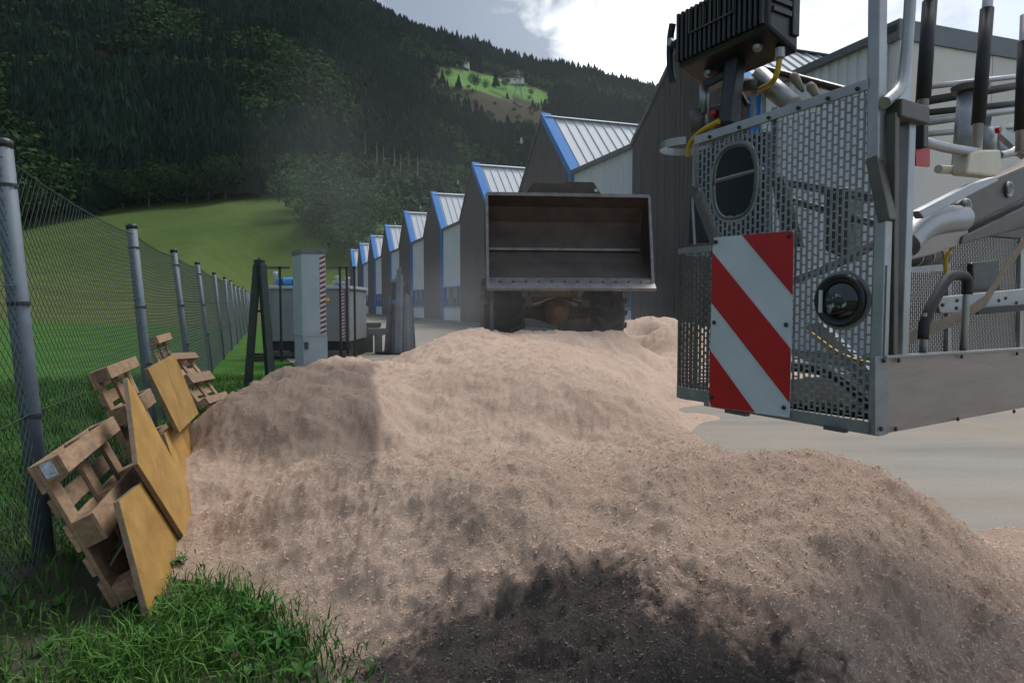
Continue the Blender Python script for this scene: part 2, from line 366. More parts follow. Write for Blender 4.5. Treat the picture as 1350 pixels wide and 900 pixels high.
# ------------------------------------------------------------------ yard
def build_yard():
    m = bpy.data.materials.new('dusty_yard_asphalt'); m.use_nodes = True; t = m.node_tree; b = t.nodes['Principled BSDF']
    b.inputs['Roughness'].default_value = .9; b.inputs['Specular IOR Level'].default_value = .2
    g = N(t, 'ShaderNodeNewGeometry')
    mp = N(t, 'ShaderNodeMapping'); mp.inputs['Rotation'].default_value = (0, 0, R(-62)); mp.inputs['Scale'].default_value = (.25, 1.6, 1); t.links.new(g.outputs['Position'], mp.inputs[0])
    n1 = N(t, 'ShaderNodeTexNoise', i_Scale=1.0, i_Detail=6.0, i_Roughness=.6); t.links.new(mp.outputs[0], n1.inputs['Vector'])
    n2 = N(t, 'ShaderNodeTexNoise', i_Scale=70.0, i_Detail=4.0); t.links.new(g.outputs['Position'], n2.inputs['Vector'])
    n3 = N(t, 'ShaderNodeTexNoise', i_Scale=.55, i_Detail=7.0, i_Roughness=.7); t.links.new(g.outputs['Position'], n3.inputs['Vector'])
    c = mixc(t, ramp(t, n1.outputs[0], [(.3, 0.0), (.7, 1.0)]), (.21, .20, .18), (.30, .28, .245))
    c = mixc(t, ramp(t, n3.outputs[0], [(.45, 0.0), (.75, 1.0)]), c, (.34, .27, .20))
    c = mixc(t, math_n(t, 'MULTIPLY', ramp(t, n2.outputs[0], [(.58, 0.0), (.68, 1.0)]), .5), c, (.14, .13, .12))
    c = mixc(t, math_n(t, 'MULTIPLY', ramp(t, n2.outputs[0], [(.33, 1.0), (.40, 0.0)]), .6), c, (.40, .29, .21))
    t.links.new(c, b.inputs['Base Color'])
    bp = N(t, 'ShaderNodeBump'); bp.inputs['Strength'].default_value = .3; bp.inputs['Distance'].default_value = .01
    t.links.new(n2.outputs[0], bp.inputs['Height']); t.links.new(bp.outputs[0], b.inputs['Normal'])
    p0 = FB + S * -9 + Q * 1.7; mb = MB(); k = 40; L = 170.0
    vs = []
    for i in range(k + 1):
        a = p0 + S * L * i / k; wob = .18 * math.sin(i * 1.7) + .1 * math.sin(i * 3.1)
        vs += [a + Q * wob + UP * .004, a + Q * (60) + UP * .004]
    mb.add(vs, [(2 * i, 2 * i + 1, 2 * i + 3, 2 * i + 2) for i in range(k)])
    o = mb.build('yard', m); prop(o, kind='structure', label='pale dusty asphalt yard running along the halls')
build_yard()
def build_verge():
    m = mat('verge_soil', (.050, .045, .028), .95, 0, .3, 4, .5, 22, col2=(.030, .042, .016))
    mb = MB(); V = []; k = 30
    for i in range(k + 1):
        a = FB + S * (-6 + 10 * i / k); V += [a - Q * (.7 + .12 * math.sin(i * 1.9)) - UP * .004, a + Q * 2.75 - UP * .004]
    mb.add(V, [(2 * i, 2 * i + 1, 2 * i + 3, 2 * i + 2) for i in range(k)])
    prop(mb.build('verge', m), kind='structure', label='strip of dark earth along the fence')
build_verge()

# ================================================================== SAWDUST
PILE = [  # photo pixel and the height of the heap there
 (410,895,-.02),(440,895,.0),(500,880,.06),(580,890,.13),(680,890,.20),(800,895,.25),(950,890,.26),(1100,890,.24),(1230,890,.20),(1345,890,.14),
 (290,795,-.02),(390,835,-.01),(330,775,.0),(400,790,.05),(500,780,.16),(600,740,.30),(700,760,.33),(800,795,.35),(900,805,.34),(1000,800,.34),(1100,830,.30),(1200,830,.26),(1340,800,.12),
 (235,690,.03),(250,650,.12),(300,720,.10),(370,625,.43),(430,634,.45),(430,700,.25),(480,645,.44),(560,640,.50),(640,635,.56),(700,660,.52),(760,690,.42),
 (850,700,.45),(900,630,.61),(1000,606,.67),(1060,605,.68),(1130,615,.65),(1190,640,.57),(1240,672,.43),(1275,715,.30),(1300,760,.20),(1000,690,.49),(1100,700,.49),(1150,760,.41),(1250,760,.30),
 (1345,700,.04),(1340,750,.08),
 (300,600,.30),(400,596,.35),(450,612,.32),(400,555,.55),(490,600,.31),(560,590,.32),(620,600,.33),(700,590,.34),(780,580,.37),(850,590,.39),(920,592,.42),
 (495,540,.62),(560,520,.66),(640,530,.62),(720,530,.63),(800,540,.58),(870,548,.50),(930,578,.40),
 (500,480,.84),(560,480,.82),(620,470,.86),(680,480,.84),(740,480,.82),(790,486,.78),(830,515,.64),
 (600,442,.99),(560,452,.92),(640,448,.97),(690,448,.94),(770,464,.78),(700,440,.99),(760,439,.99),(815,439,.99),(650,438,1.0),
 (480,477,.84),(430,472,.95),(390,482,.90),(350,495,.80),(310,520,.66),(270,548,.48),(250,575,.36),(240,610,.24),
 (850,425,1.12),(880,430,1.06),(905,440,.95),(820,442,.86),(870,470,.55),(890,505,.22),(860,520,.18),(820,490,.22),(930,545,.04),(900,548,.04),(850,450,.72)]
def pile_model():
    P = []; Zs = []
    for x, y, z in PILE:
        p = on_z(x, y, z); P.append(p[:2]); Zs.append(z)
    # ground round the heap: (x, y) in metres
    for x, y, z in [(2.15, 4.9, -.02), (2.75, 4.5, -.05), (2.0, 5.6, .04), (2.0, 6.3, .0), (1.95, 7.5, -.03), (3.2, 5.6, -.12), (3.2, 3.4, .06), (2.3, 7, -.12), (2.6, 9.5, -.05), (4.2, 4.2, -.1), (4.5, 7, -.15), (4.6, 10, -.1),
                    (4.5, 3.0, -.02), (3.5, 1.6, .05), (2.0, .7, .15), (0, .7, .12), (-.7, 1.0, .0), (-.95, 1.8, -.03), (-1.25, 2.4, -.03), (-.8, 2.1, -.01), (-1.8, 3.2, -.05), (-2.2, 4.0, .0), (-2.5, 4.9, .1), (-2.85, 5.8, .1), (-3.0, 6.6, .1), (-3.0, 7.6, -.05), (-2.9, 9.5, -.1), (-2.6, 11.5, -.1), (-2.2, 13.5, -.1), (-1.2, 15, .1), (.3, 15, .75), (.9, 14, .7), (.2, 13.6, .74), (1.6, 13.6, .7), (1, 16, .5), (2.5, 16.5, 1.0), (4.4, 17, .9), (5.6, 15, .5), (6.3, 13, .0), (6, 18.5, .1), (3, 19, .2), (0, 18.5, 0), (-3, 18, -.2), (-5, 8, -.3), (-4.2, 4, -.3), (-3.5, 2, -.3), (8, 6, -.3), (8, 12, -.3), (8, 18, -.3), (-2, 1, -.2)]:
        P.append((x, y)); Zs.append(z)
    P = np.array(P); Zs = np.array(Zs); n = len(P)
    ker = lambda d: np.sqrt(d * d + .03)
    K = ker(np.linalg.norm(P[:, None] - P[None], axis=-1)) - np.eye(n) * .012
    A = np.zeros((n + 1, n + 1)); A[:n, :n] = K; A[:n, n] = 1; A[n, :n] = 1
    w = np.linalg.solve(A, np.append(Zs, 0))
    def h(x, y):
        x = np.asarray(x, float); sh = x.shape; x = x.ravel(); y = np.asarray(y, float).ravel(); out = np.full(x.shape, w[n])
        for i in range(n): out += w[i] * ker(np.hypot(x - P[i, 0], y - P[i, 1]))
        return out.reshape(sh)
    return h
pile_base = pile_model()
def pile_h(x, y):
    z = pile_base(x, y)
    k = np.clip((z + .02) / .15, 0, 1)
    lump = fbm(x * 1.5, y * 1.5, 3, 51) * .20 - np.abs(fbm(x * 2.1 + 5, y * 2.6, 4, 55)) * .22 + .035 + fbm(x * 5, y * 5, 3, 61) * .08
    cl = fbm(x * 13, y * 13, 3, 71); clump = cl * .042 + fbm(x * 33, y * 33, 3, 91) * .036 + fbm(x * 85, y * 85, 2, 95) * .014
    return z + k * (lump + clump) 
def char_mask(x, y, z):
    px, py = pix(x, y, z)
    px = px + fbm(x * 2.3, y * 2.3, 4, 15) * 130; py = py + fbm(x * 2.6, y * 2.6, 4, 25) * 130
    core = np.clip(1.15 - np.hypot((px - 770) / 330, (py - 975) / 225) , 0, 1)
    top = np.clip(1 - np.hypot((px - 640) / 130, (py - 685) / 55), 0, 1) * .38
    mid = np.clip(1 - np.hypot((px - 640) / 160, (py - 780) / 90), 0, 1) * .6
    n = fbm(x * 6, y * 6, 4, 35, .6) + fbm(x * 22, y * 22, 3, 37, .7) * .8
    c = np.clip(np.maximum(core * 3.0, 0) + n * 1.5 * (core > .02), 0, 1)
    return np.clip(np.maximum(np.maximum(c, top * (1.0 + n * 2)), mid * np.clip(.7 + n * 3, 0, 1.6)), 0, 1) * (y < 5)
def shade_mask(x, y, z):  # shaded left side of the ridge, painted into the sawdust as a greyer colour
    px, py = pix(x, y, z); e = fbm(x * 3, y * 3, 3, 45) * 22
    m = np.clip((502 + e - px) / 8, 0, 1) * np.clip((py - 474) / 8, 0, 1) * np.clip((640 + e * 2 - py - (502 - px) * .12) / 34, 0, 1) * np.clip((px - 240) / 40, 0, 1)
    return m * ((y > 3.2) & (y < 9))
def saw_mat(name, is_chip=False):
    m = bpy.data.materials.new(name); m.use_nodes = True; t = m.node_tree; b = t.nodes['Principled BSDF']
    b.inputs['Roughness'].default_value = .95; b.inputs['Specular IOR Level'].default_value = .12
    g = N(t, 'ShaderNodeNewGeometry'); ch = N(t, 'ShaderNodeAttribute', attribute_name='charred'); shd = N(t, 'ShaderNodeAttribute', attribute_name='painted_shade')
    n0 = N(t, 'ShaderNodeTexNoise', i_Scale=1.1, i_Detail=5.0, i_Roughness=.6); t.links.new(g.outputs['Position'], n0.inputs['Vector'])
    n1 = N(t, 'ShaderNodeTexNoise', i_Scale=9.0, i_Detail=8.0, i_Roughness=.7); t.links.new(g.outputs['Position'], n1.inputs['Vector'])
    n2 = N(t, 'ShaderNodeTexNoise', i_Scale=95.0, i_Detail=5.0, i_Roughness=.8, i_Distortion=1.2); t.links.new(g.outputs['Position'], n2.inputs['Vector'])
    c = mixc(t, ramp(t, n0.outputs[0], [(.35, 0.0), (.65, 1.0)]), (.76, .545, .425), (.84, .635, .505))
    c = mixc(t, math_n(t, 'MULTIPLY', ramp(t, n1.outputs[0], [(.42, 1.0), (.60, 0.0)]), .28), c, (.58, .40, .305))
    c = mixc(t, math_n(t, 'MULTIPLY', ramp(t, n2.outputs[0], [(.38, 1.0), (.50, 0.0)]), .48), c, (.44, .30, .23))
    c = mixc(t, math_n(t, 'MULTIPLY', ramp(t, n2.outputs[0], [(.54, 0.0), (.64, 1.0)]), .65), c, (.86, .70, .56))
    if is_chip:
        hsv = N(t, 'ShaderNodeHueSaturation'); t.links.new(c, hsv.inputs['Color'])
        t.links.new(math_n(t, 'ADD', math_n(t, 'MULTIPLY', g.outputs['Random Per Island'], .4), .68), hsv.inputs['Value']); c = hsv.outputs[0]
    c = mixc(t, math_n(t, 'MULTIPLY', shd.outputs['Fac'], .85), c, mixc(t, n2.outputs[0], (.26, .19, .155), (.44, .335, .275)))
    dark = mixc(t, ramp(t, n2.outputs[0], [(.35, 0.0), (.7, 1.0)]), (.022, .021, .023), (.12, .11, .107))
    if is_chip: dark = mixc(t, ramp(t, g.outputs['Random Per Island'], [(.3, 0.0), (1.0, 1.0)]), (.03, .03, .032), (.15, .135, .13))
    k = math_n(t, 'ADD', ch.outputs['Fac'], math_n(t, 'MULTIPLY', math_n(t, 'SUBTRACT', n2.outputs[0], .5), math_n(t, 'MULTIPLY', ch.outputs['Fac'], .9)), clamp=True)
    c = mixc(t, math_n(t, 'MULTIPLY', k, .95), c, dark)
    t.links.new(c, b.inputs['Base Color'])
    if not is_chip:
        hh = math_n(t, 'ADD', math_n(t, 'MULTIPLY', n1.outputs[0], 1.2), n2.outputs[0])
        bp = N(t, 'ShaderNodeBump'); bp.inputs['Strength'].default_value = 1.0; bp.inputs['Distance'].default_value = .03
        t.links.new(hh, bp.inputs['Height']); t.links.new(bp.outputs[0], b.inputs['Normal'])
    return m
def build_pile():
    ny, nx = 560, 720
    Yv = np.geomspace(.75, 19, ny); T = np.linspace(-1, 1, nx)
    Y, Tt = np.meshgrid(Yv, T, indexing='ij'); X = Tt * (1.0 + .80 * Y) + .12 * Y * .2
    X = np.clip(X, -6.5, 8.5)
    Z = pile_h(X, Y)
    keep_edge = (np.abs(Tt) > .999) | (Y > 18.5)
    Z = np.where(keep_edge, -.3, Z)
    # keep the heap on the yard side of the fence
    dist = (X - FB[0]) * Q[0] + (Y - FB[1]) * Q[1]
    Z = np.where(dist < .55, np.minimum(Z, -.2), Z)
    idx = np.arange(ny * nx).reshape(ny, nx)
    Fc = np.stack([idx[:-1, :-1], idx[:-1, 1:], idx[1:, 1:], idx[1:, :-1]], -1).reshape(-1, 4)
    zf = Z.ravel()[Fc]; Fc = Fc[(zf.max(1) > -.04)]
    used = np.unique(Fc); rem = np.full(ny * nx, -1); rem[used] = np.arange(len(used)); Fc = rem[Fc]
    V = np.stack([X, Y, Z], -1).reshape(-1, 3)[used]
    me = raw_mesh('sawdust_pile', V, Fc, saw_mat('sawdust'), True)
    vattr(me, 'charred', char_mask(V[:, 0], V[:, 1], V[:, 2])); vattr(me, 'painted_shade', shade_mask(V[:, 0], V[:, 1], V[:, 2]))
    link('sawdust_pile', me, kind='stuff', label='big heap of pale pinkish sawdust, charred dark in front', category='sawdust')
    # shavings lying on it, about 1-3 cm each
    n = 110000
    yy = .85 * (9.5 / .85) ** (rng.random(n) ** .8); xx = (rng.random(n) * 2 - 1) * (.7 + .78 * yy)
    hz = pile_base(xx, yy); dist = (xx - FB[0]) * Q[0] + (yy - FB[1]) * Q[1]
    ok = (hz > .0) & (dist > .55); xx = xx[ok]; yy = yy[ok]; n = len(xx)
    e = .01; z0 = pile_h(xx, yy); gx = (pile_h(xx + e, yy) - z0) / e; gy = (pile_h(xx, yy + e) - z0) / e
    nrm = np.stack([-gx * .5, -gy * .5, np.ones(n)], -1); nrm += rng.normal(0, .35, (n, 3)); nrm /= np.linalg.norm(nrm, axis=1)[:, None]
    ang = rng.random(n) * 2 * math.pi; d = np.stack([np.cos(ang), np.sin(ang), np.zeros(n)], -1)
    d -= nrm * (d * nrm).sum(1)[:, None]; d /= np.linalg.norm(d, axis=1)[:, None]; s = np.cross(nrm, d)
    L = (.0025 + .006 * rng.random(n) ** 2.5) * (1 + .06 * yy); W = (.0007 + .0016 * rng.random(n)) * (1 + .10 * yy)
    c = np.stack([xx, yy, z0 + .002], -1); curl = (rng.random(n) * .35 + .05) * L
    a = c - d * L[:, None]; b_ = c + nrm * curl[:, None]; e2 = c + d * L[:, None] 
    V = np.stack([a - s * W[:, None], a + s * W[:, None], b_ + s * W[:, None], b_ - s * W[:, None], e2 + s * W[:, None], e2 - s * W[:, None]], 1).reshape(-1, 3)
    i0 = (np.arange(n) * 6)[:, None]
    Fc = np.concatenate([i0 + np.array([0, 1, 2, 3]), i0 + np.array([3, 2, 4, 5])])
    me = raw_mesh('wood_shavings', V, Fc, saw_mat('shavings', True))
    vattr(me, 'charred', np.repeat(char_mask(xx, yy, z0), 6)); vattr(me, 'painted_shade', np.repeat(shade_mask(xx, yy, z0), 6))
    link('wood_shavings', me, kind='stuff', label='loose wood shavings strewn over the sawdust heap', category='shavings')
build_pile()

# ================================================================== FENCE
def build_fence():
    leanv = np.array([-.235, .02, 2.41]); leanv = leanv / np.linalg.norm(leanv) * 2.42
    foot = [FB + S * 3.98 * (k - 1) for k in range(0, 17)]
    tops = [f + leanv * (1 + .012 * math.sin(k * 2.1)) + np.array([.05 * math.sin(k * 1.3), 0, 0]) for k, f in enumerate(foot)]
    root = thing('chain_link_fence', tuple(FB), 'tall leaning grey chain link fence along the green field', 'fence')
    for k in range(1, 17):
        f, t = foot[k], tops[k]
        MB().tube([f - UP * .2, t], .055 if k < 3 else .05, 14).build('fence_post', M_post, root, smooth=True)
        d = (t - f) / np.linalg.norm(t - f)
        MB().lathe(t, d, [(-.03, .058), (.01, .06), (.025, .045), (.03, .01)], 12).build('post_cap', M_black, root, smooth=True)
        for q in (.35, .62, .9):
            if k < 5: MB().lathe(f + (t - f) * q - d * .012, d, [(0, .06), (.02, .06)], 12).build('wire_clamp', M_dark_metal, root)
    for k in range(0, 16):
        a0, a1 = foot[k] + UP * .03, tops[k] - (tops[k] - foot[k]) * .03
        b0, b1 = foot[k + 1] + UP * .03, tops[k + 1] - (tops[k + 1] - foot[k + 1]) * .03
        sag = .05
        def P(u, v):
            return (a0 * (1 - u) + b0 * u) * (1 - v) + (a1 * (1 - u) + b1 * u) * v - UP * sag * v * 4 * u * (1 - u) + Q * .0
        W, H = 3.98, 2.35; p = .085 if k < 3 else (.11 if k < 7 else .16); rw = .0021 if k < 3 else .003
        nseg = 4; V = []; Fs = []
        for fam in (1, -1):
            x0s = np.arange(-H, W + H, p)
            for ii, x0 in enumerate(x0s):
                ulo, uhi = (max(0, -x0 / H), min(1, (W - x0) / H)) if fam == 1 else (max(0, (x0 - W) / H), min(1, x0 / H))
                if uhi - ulo < .01: continue
                pts = []
                for q in range(nseg + 1):
                    v = ulo + (uhi - ulo) * q / nseg; x = x0 + fam * v * H
                    pts.append(P(min(max(x / W, 0), 1), v) + Q * .004 * fam)
                d = pts[-1] - pts[0]; d = d / np.linalg.norm(d); sd = np.cross(d, Q); sd /= np.linalg.norm(sd)
                base = len(V)
                for pt in pts: V += [pt + sd * rw, pt - sd * rw * .5 + Q * rw * .87, pt - sd * rw * .5 - Q * rw * .87]
                for q in range(nseg):
                    for j in range(3): Fs.append((base + q * 3 + j, base + q * 3 + (j + 1) % 3, base + q * 3 + 3 + (j + 1) % 3, base + q * 3 + 3 + j))
        me = raw_mesh('chain_link_mesh', np.array(V) - FB, np.array(Fs), M_wire)
        o = bpy.data.objects.new('chain_link_mesh', me); COL.objects.link(o); o.parent = root; o['kind'] = 'stuff'
        for v in (.005, .36, .68, .995):
            MB().tube([P(u, v) + Q * .012 for u in np.linspace(0, 1, 6)], .0028 if v not in (.995,) else .004, 5).build('tension_wire', M_wire, root)
build_fence()

# ================================================================== FACTORY HALLS
HE, HR0 = 7.83, 11.35; PER = 13.25; GW = 7.26; A1 = np.array([2.85, 33.3, 0.0])
HALL_TXT = ['nearest gabled hall with cream end wall, behind the rescue basket', 'gabled hall with dark timber front directly behind the loader bucket, second nearest', 'third nearest gabled hall with blue trim, just left of the loader bucket',
            'fourth nearest hall, blue trimmed timber gable between the loader and the sheet bundle', 'fifth nearest hall, partly behind the bundle of grey sheets', 'sixth nearest hall, with brown door beside the bundle of grey sheets', 'seventh nearest gabled hall in the receding row', 'eighth nearest gabled hall in the receding row', 'farthest gabled hall at the end of the row']
def hall(i):
    HR = HR0 if i else 10.75
    A = A1 + S * PER * (i - 1); B = A + S * GW; Lk = PER - GW if i else 5.05
    root = thing('factory_hall', tuple(A), HALL_TXT[i], 'hall', 'gabled factory halls in a row')
    def fz(t): return HE + (HR - HE) * (1 - abs(2 * t - 1))
    dep = 36.0
    # dark gable: core slab, then boards
    core = [A + UP * 0, B, B + UP * HE, (A + B) / 2 + UP * HR, A + UP * HE]
    MB().prism([p + Q * .06 for p in core], Q * .25).build('gable_wall', M_planks, root)
    nb = 30 if i < 4 else 18; bd = MB()
    for k in range(nb):
        t0, t1 = (k + .03) / nb, (k + .97) / nb; pr = -.02 - .018 * random.random()
        p0, p1 = A + S * GW * t0 + Q * pr, A + S * GW * t1 + Q * pr
        poly = [p0 + UP * .25, p1 + UP * .25, p1 + UP * (fz(t1) - .02)]
        if t0 < .5 < t1: poly.append((A + B) / 2 + Q * pr + UP * (HR - .02))
        poly.append(p0 + UP * (fz(t0) - .02))
        if i < 2: MB().prism(poly, Q * (.05 - pr)).build('timber_board', M_planks, root)
        else: bd.prism(poly, Q * (.05 - pr))
    if i >= 2: bd.build('timber_cladding', M_planks, root, kind='stuff')
    # roofs
    pk = (A + B) / 2 + UP * HR; ea = A + UP * HE; eb = B + UP * HE
    sl = ea - pk; nrm = np.cross(sl, Q); nrm = nrm / np.linalg.norm(nrm); nrm = nrm if nrm[2] > 0 else -nrm
    npan = 16 if i < 3 else 10; pw = .55
    def panel(mb, q0, q1):
        o_ = pk + nrm * .10; d = sl * 1.0
        pr = [(q0, 0), (q0 + .03, .06), (q0 + .07, .06), (q0 + .10, 0), (q1, 0)]
        top = [o_ + Q * a + nrm * b for a, b in pr]; n = len(top)
        V = top + [p + d for p in top] + [p - nrm * .05 for p in top] + [p + d - nrm * .05 for p in top]
        Fs = [(k, k + 1, n + k + 1, n + k) for k in range(n - 1)] + [(n + k, n + k + 1, 3 * n + k + 1, 3 * n + k) for k in range(n - 1)]
        mb.add(V, Fs)
    if i < 4:
        for k in range(npan):
            mb = MB(); panel(mb, k * pw, (k + 1) * pw - .004); mb.build('roof_panel', M_roof, root)
    else:
        mb = MB()
        for k in range(npan): panel(mb, k * pw, (k + 1) * pw - .004)
        mb.build('roof_panels', M_roof, root, kind='stuff')
    MB().prism([pk + Q * npan * pw + nrm * .1, ea + Q * npan * pw + nrm * .1, ea + Q * dep + nrm * .1, pk + Q * dep + nrm * .1], -nrm * .08).build('rear_roof_sheet', M_roof, root)
    MB().prism([pk, eb, eb + Q * dep, pk + Q * dep], UP * .09).build('far_roof_slope', M_roof, root)
    mb = MB(); mb.prism([pk + UP * .17 - S * .35 - UP * .12, pk + UP * .20, pk + S * .35 + UP * .05, pk + UP * .1], Q * dep); mb.build('ridge_cap', M_roof, root)
    # blue trim up the near rake and down the near corner
    mb = MB(); mb.prism([ea - S * .20 - UP * .32 - Q * .12, ea - S * .20 + UP * .12 - Q * .12, pk - S * .0 + UP * .30 - Q * .12, pk - UP * .14 - Q * .12], Q * .56); mb.build('rake_trim', M_blue, root)
    MB().box(A - S * .09 + UP * HE / 2 + Q * .02, S, Q, UP, .08, .16, HE / 2 - .02).build('corner_trim', M_blue, root)
    MB().prism([eb + UP * .0 - Q * .1, eb + UP * .22 - Q * .1, pk + UP * .28 - Q * .1, pk + UP * .05 - Q * .1], Q * .2).build('far_rake_flashing', M_flash, root)
    # white link wall towards the camera
    C0 = A - S * .18; C1 = A - S * Lk
    def corr(name, z0, z1, u0=0., u1=1.):
        mb = MB(); Lw = np.linalg.norm(C1 - C0) * (u1 - u0); n = max(4, int(Lw / .30)); T = []
        for k in range(n):
            for a, dd in ((0, 0), (.18, 0), (.24, .045), (.72, .045), (.78, 0)): T.append(((k + a) / n, dd))
        T.append((1, 0))
        lo = [C0 + (C1 - C0) * (u0 + (u1 - u0) * a) + Q * (.10 - d) for a, d in T]; n = len(lo)
        V = [p + UP * z0 for p in lo] + [p + UP * z1 for p in lo] + [p + UP * z0 + Q * .15 for p in lo] + [p + UP * z1 + Q * .15 for p in lo]
        Fs = [(k, k + 1, n + k + 1, n + k) for k in range(n - 1)] + [(2 * n + k, 2 * n + k + 1, 3 * n + k + 1, 3 * n + k) for k in range(n - 1)]
        Fs += [(0, n, 3 * n, 2 * n), (n - 1, 2 * n - 1, 4 * n - 1, 3 * n - 1)]
        mb.add(V, Fs).build(name, M_hallwhite, root)
    if i == 0: corr('upper_wall', .25, HE)
    elif i == 5:
        corr('upper_wall', 4.2, HE); corr('wall_pier', 0.25, 4.2, .62, 1.0)
        p0 = C0 + (C1 - C0) * 0; p1 = C0 + (C1 - C0) * .62
        d = MB().prism([p0 + UP * .25 + Q * .2, p1 + UP * .25 + Q * .2, p1 + UP * 4.2 + Q * .2, p0 + UP * 4.2 + Q * .2], Q * .08).build('door', M_door, root)
    else:
        corr('upper_wall', 3.02, HE); corr('lower_wall', .25, 1.28)
        fr = MB(); L = C1 - C0; o_ = Q * .06
        for z in (1.34, 2.96): fr.bar(C0 + UP * z + o_, C1 + UP * z + o_, .14, .09)
        nm = 5
        for k in range(nm + 1):
            u = .01 + .98 * k / nm; fr.bar(C0 + L * u + UP * 1.4 + o_, C0 + L * u + UP * 2.9 + o_, .07, .07 if k % 5 else .16)
        w = fr.build('window', M_blue if i else M_blue, root)
        for k in range(nm):
            u0, u1 = .01 + .98 * k / nm, .01 + .98 * (k + 1) / nm
            MB().prism([C0 + L * u0 + UP * 1.4 + Q * .1, C0 + L * u1 + UP * 1.4 + Q * .1, C0 + L * u1 + UP * 2.9 + Q * .1, C0 + L * u0 + UP * 2.9 + Q * .1], Q * .02).build('pane', M_win, w)
            if k % 2: MB().bar(C0 + L * (u0 * .8 + u1 * .2) + UP * 2.1 + Q * .09, C0 + L * (u0 * .8 + u1 * .2) + UP * 2.9 + Q * .09, .02, .05).build('sash', M_hallwhite, w)
    MB().prism([C0 + UP * HE, C1 + UP * HE, C1 + UP * HE + Q * dep, C0 + UP * HE + Q * dep], UP * .12).build('link_roof', M_flash, root)
    MB().bar(C0 + UP * (HE + .02) - Q * .02, C1 + UP * (HE + .02) - Q * .02, .16, .18).build('eave_flashing', M_flash, root)
    MB().prism([B - Q * .12, C1 - Q * .12, C1 - Q * .12 + UP * .25, B - Q * .12 + UP * .25], Q * .2).build('plinth', M_conc, root)
    MB().prism([B - Q * .5 + UP * .0, C1 - Q * .5, C1 - Q * .5 + UP * .12, B - Q * .5 + UP * .12], Q * .36).build('kerb', M_conc, root)
    # lamp on an arm near the ridge
    lp = (A + B) / 2 + S * .9 + UP * (HR - .9)
    if i: mb = MB(); mb.tube([lp, lp - Q * .75 + UP * .10, lp - Q * .9], .02, 6); arm = mb.build('lamp_arm', M_dark_metal, root)
    if i: MB().lathe(lp - Q * .9 - UP * .02, (0, 0, -1), [(-.05, .03), (.05, .05), (.18, .09), (.24, .08), (.27, .03)], 12).build('lamp_head', M_cab, arm, smooth=True)
    if i == 0:
        # cream end wall running back from the near corner
        k = 12; c = C1
        for q in range(k):
            a, b = q * 3.0 + .01, (q + 1) * 3.0 - .01
            MB().prism([c + Q * a, c + Q * b, c + Q * b + UP * (HE - .25), c + Q * a + UP * (HE - .25)], S * .2).build('wall_panel', M_endwall, root)
        MB().prism([c - S * .06 + UP * (HE - .25) - Q * .1, c - S * .06 + UP * (HE - .25) + Q * 36, c - S * .06 + UP * (HE + .2) + Q * 36, c - S * .06 + UP * (HE + .2) - Q * .1], S * .34).build('parapet_flashing', M_flash, root)
        MB().prism([c - S * .03 - Q * .02, c - S * .03 + Q * .35, c - S * .03 + Q * .35 + UP * HE, c - S * .03 - Q * .02 + UP * HE], S * .1).build('corner_trim', M_hallwhite, root)
        p = c + Q * 7.5 + UP * 4.6
        mb = MB(); mb.lathe(p - S * .01, -S, [(0, .75), (1.4, .75), (1.45, .7)], 20); d = mb.build('exhaust_duct', M_alu_d, root, smooth=True)
        MB().lathe(p - S * 1.0, -S, [(0, .80), (.08, .80)], 20).build('duct_collar', M_alu, d)
for i in range(9): hall(i)

# ================================================================== PALLETS AND BOARDS AGAINST THE FENCE
def make_pallet(name, o, ex, ey, ez, label, sticker=False):
    """o = corner on the ground, ex along the 1.2 m, ey along the 0.8 m, ez through the 0.144 m from deck to skids"""
    o, ex, ey, ez = (np.asarray(a, float) for a in (o, ex, ey, ez))
    root = thing(name, tuple(o), label, 'pallet', 'timber pallets leaning on the fence')
    def pc(nm, x0, x1, y0, y1, z0, z1, parent=root, m=M_wood):
        j = .003 * (random.random() - .5)
        c = o + ex * (x0 + x1) / 2 + ey * ((y0 + y1) / 2 + j) + ez * (z0 + z1) / 2
        return MB().box(c, ex, ey, ez, (x1 - x0) / 2, (y1 - y0) / 2, (z1 - z0) / 2).build(nm, m, parent, bevel=.003)
    for y0, w in ((0, .145), (.185, .1), (.3275, .145), (.515, .1), (.655, .145)): pc('deck_board', 0, 1.2, y0, y0 + w, 0, .022)
    for x0 in (0, .5275, 1.055): pc('stringer_board', x0, x0 + .145, 0, .8, .0225, .0445)
    for x0, xw in ((0, .145), (.5275, .145), (1.055, .145)):
        for y0, yw in ((0, .1), (.3275, .145), (.70, .1)):
            b = pc('block', x0, x0 + xw, y0, y0 + yw, .045, .1225)
            if sticker and x0 == 0 and y0 == .70:
                MB().box(o + ex * -.002 + ey * .752 + ez * .078, ey, ez, ex, .038, .028, .001).build('sticker', M_sticker, b)
    for y0, w in ((0, .1), (.3275, .145), (.70, .1)): pc('skid_board', 0, 1.2, y0, y0 + w, .123, .145)
    return root
def lean_axes(a, yaw=0.0, roll=0.0):
    s = S * math.cos(yaw) + Q * math.sin(yaw); q = np.array([s[1], -s[0], 0])
    w = UP * math.cos(a) - q * math.sin(a); n = q * math.cos(a) + UP * math.sin(a)
    s2 = s * math.cos(roll) + w * math.sin(roll); w2 = w * math.cos(roll) - s * math.sin(roll)
    return s2, w2, n
ex, ey, ez = lean_axes(.43)
make_pallet('pallet', np.array([-1.98, 3.30, .0]), ex, ey, ez, 'nearest timber pallet leaning on the fence, with a paper sticker on its top block', True)
ex, ey, ez = lean_axes(.36)
make_pallet('pallet', np.array([-3.02, 5.35, .22]), ex, ey, ez, 'timber pallet mostly hidden behind the upper yellow boards')
ex, ey, ez = lean_axes(.38, 0, R(0))
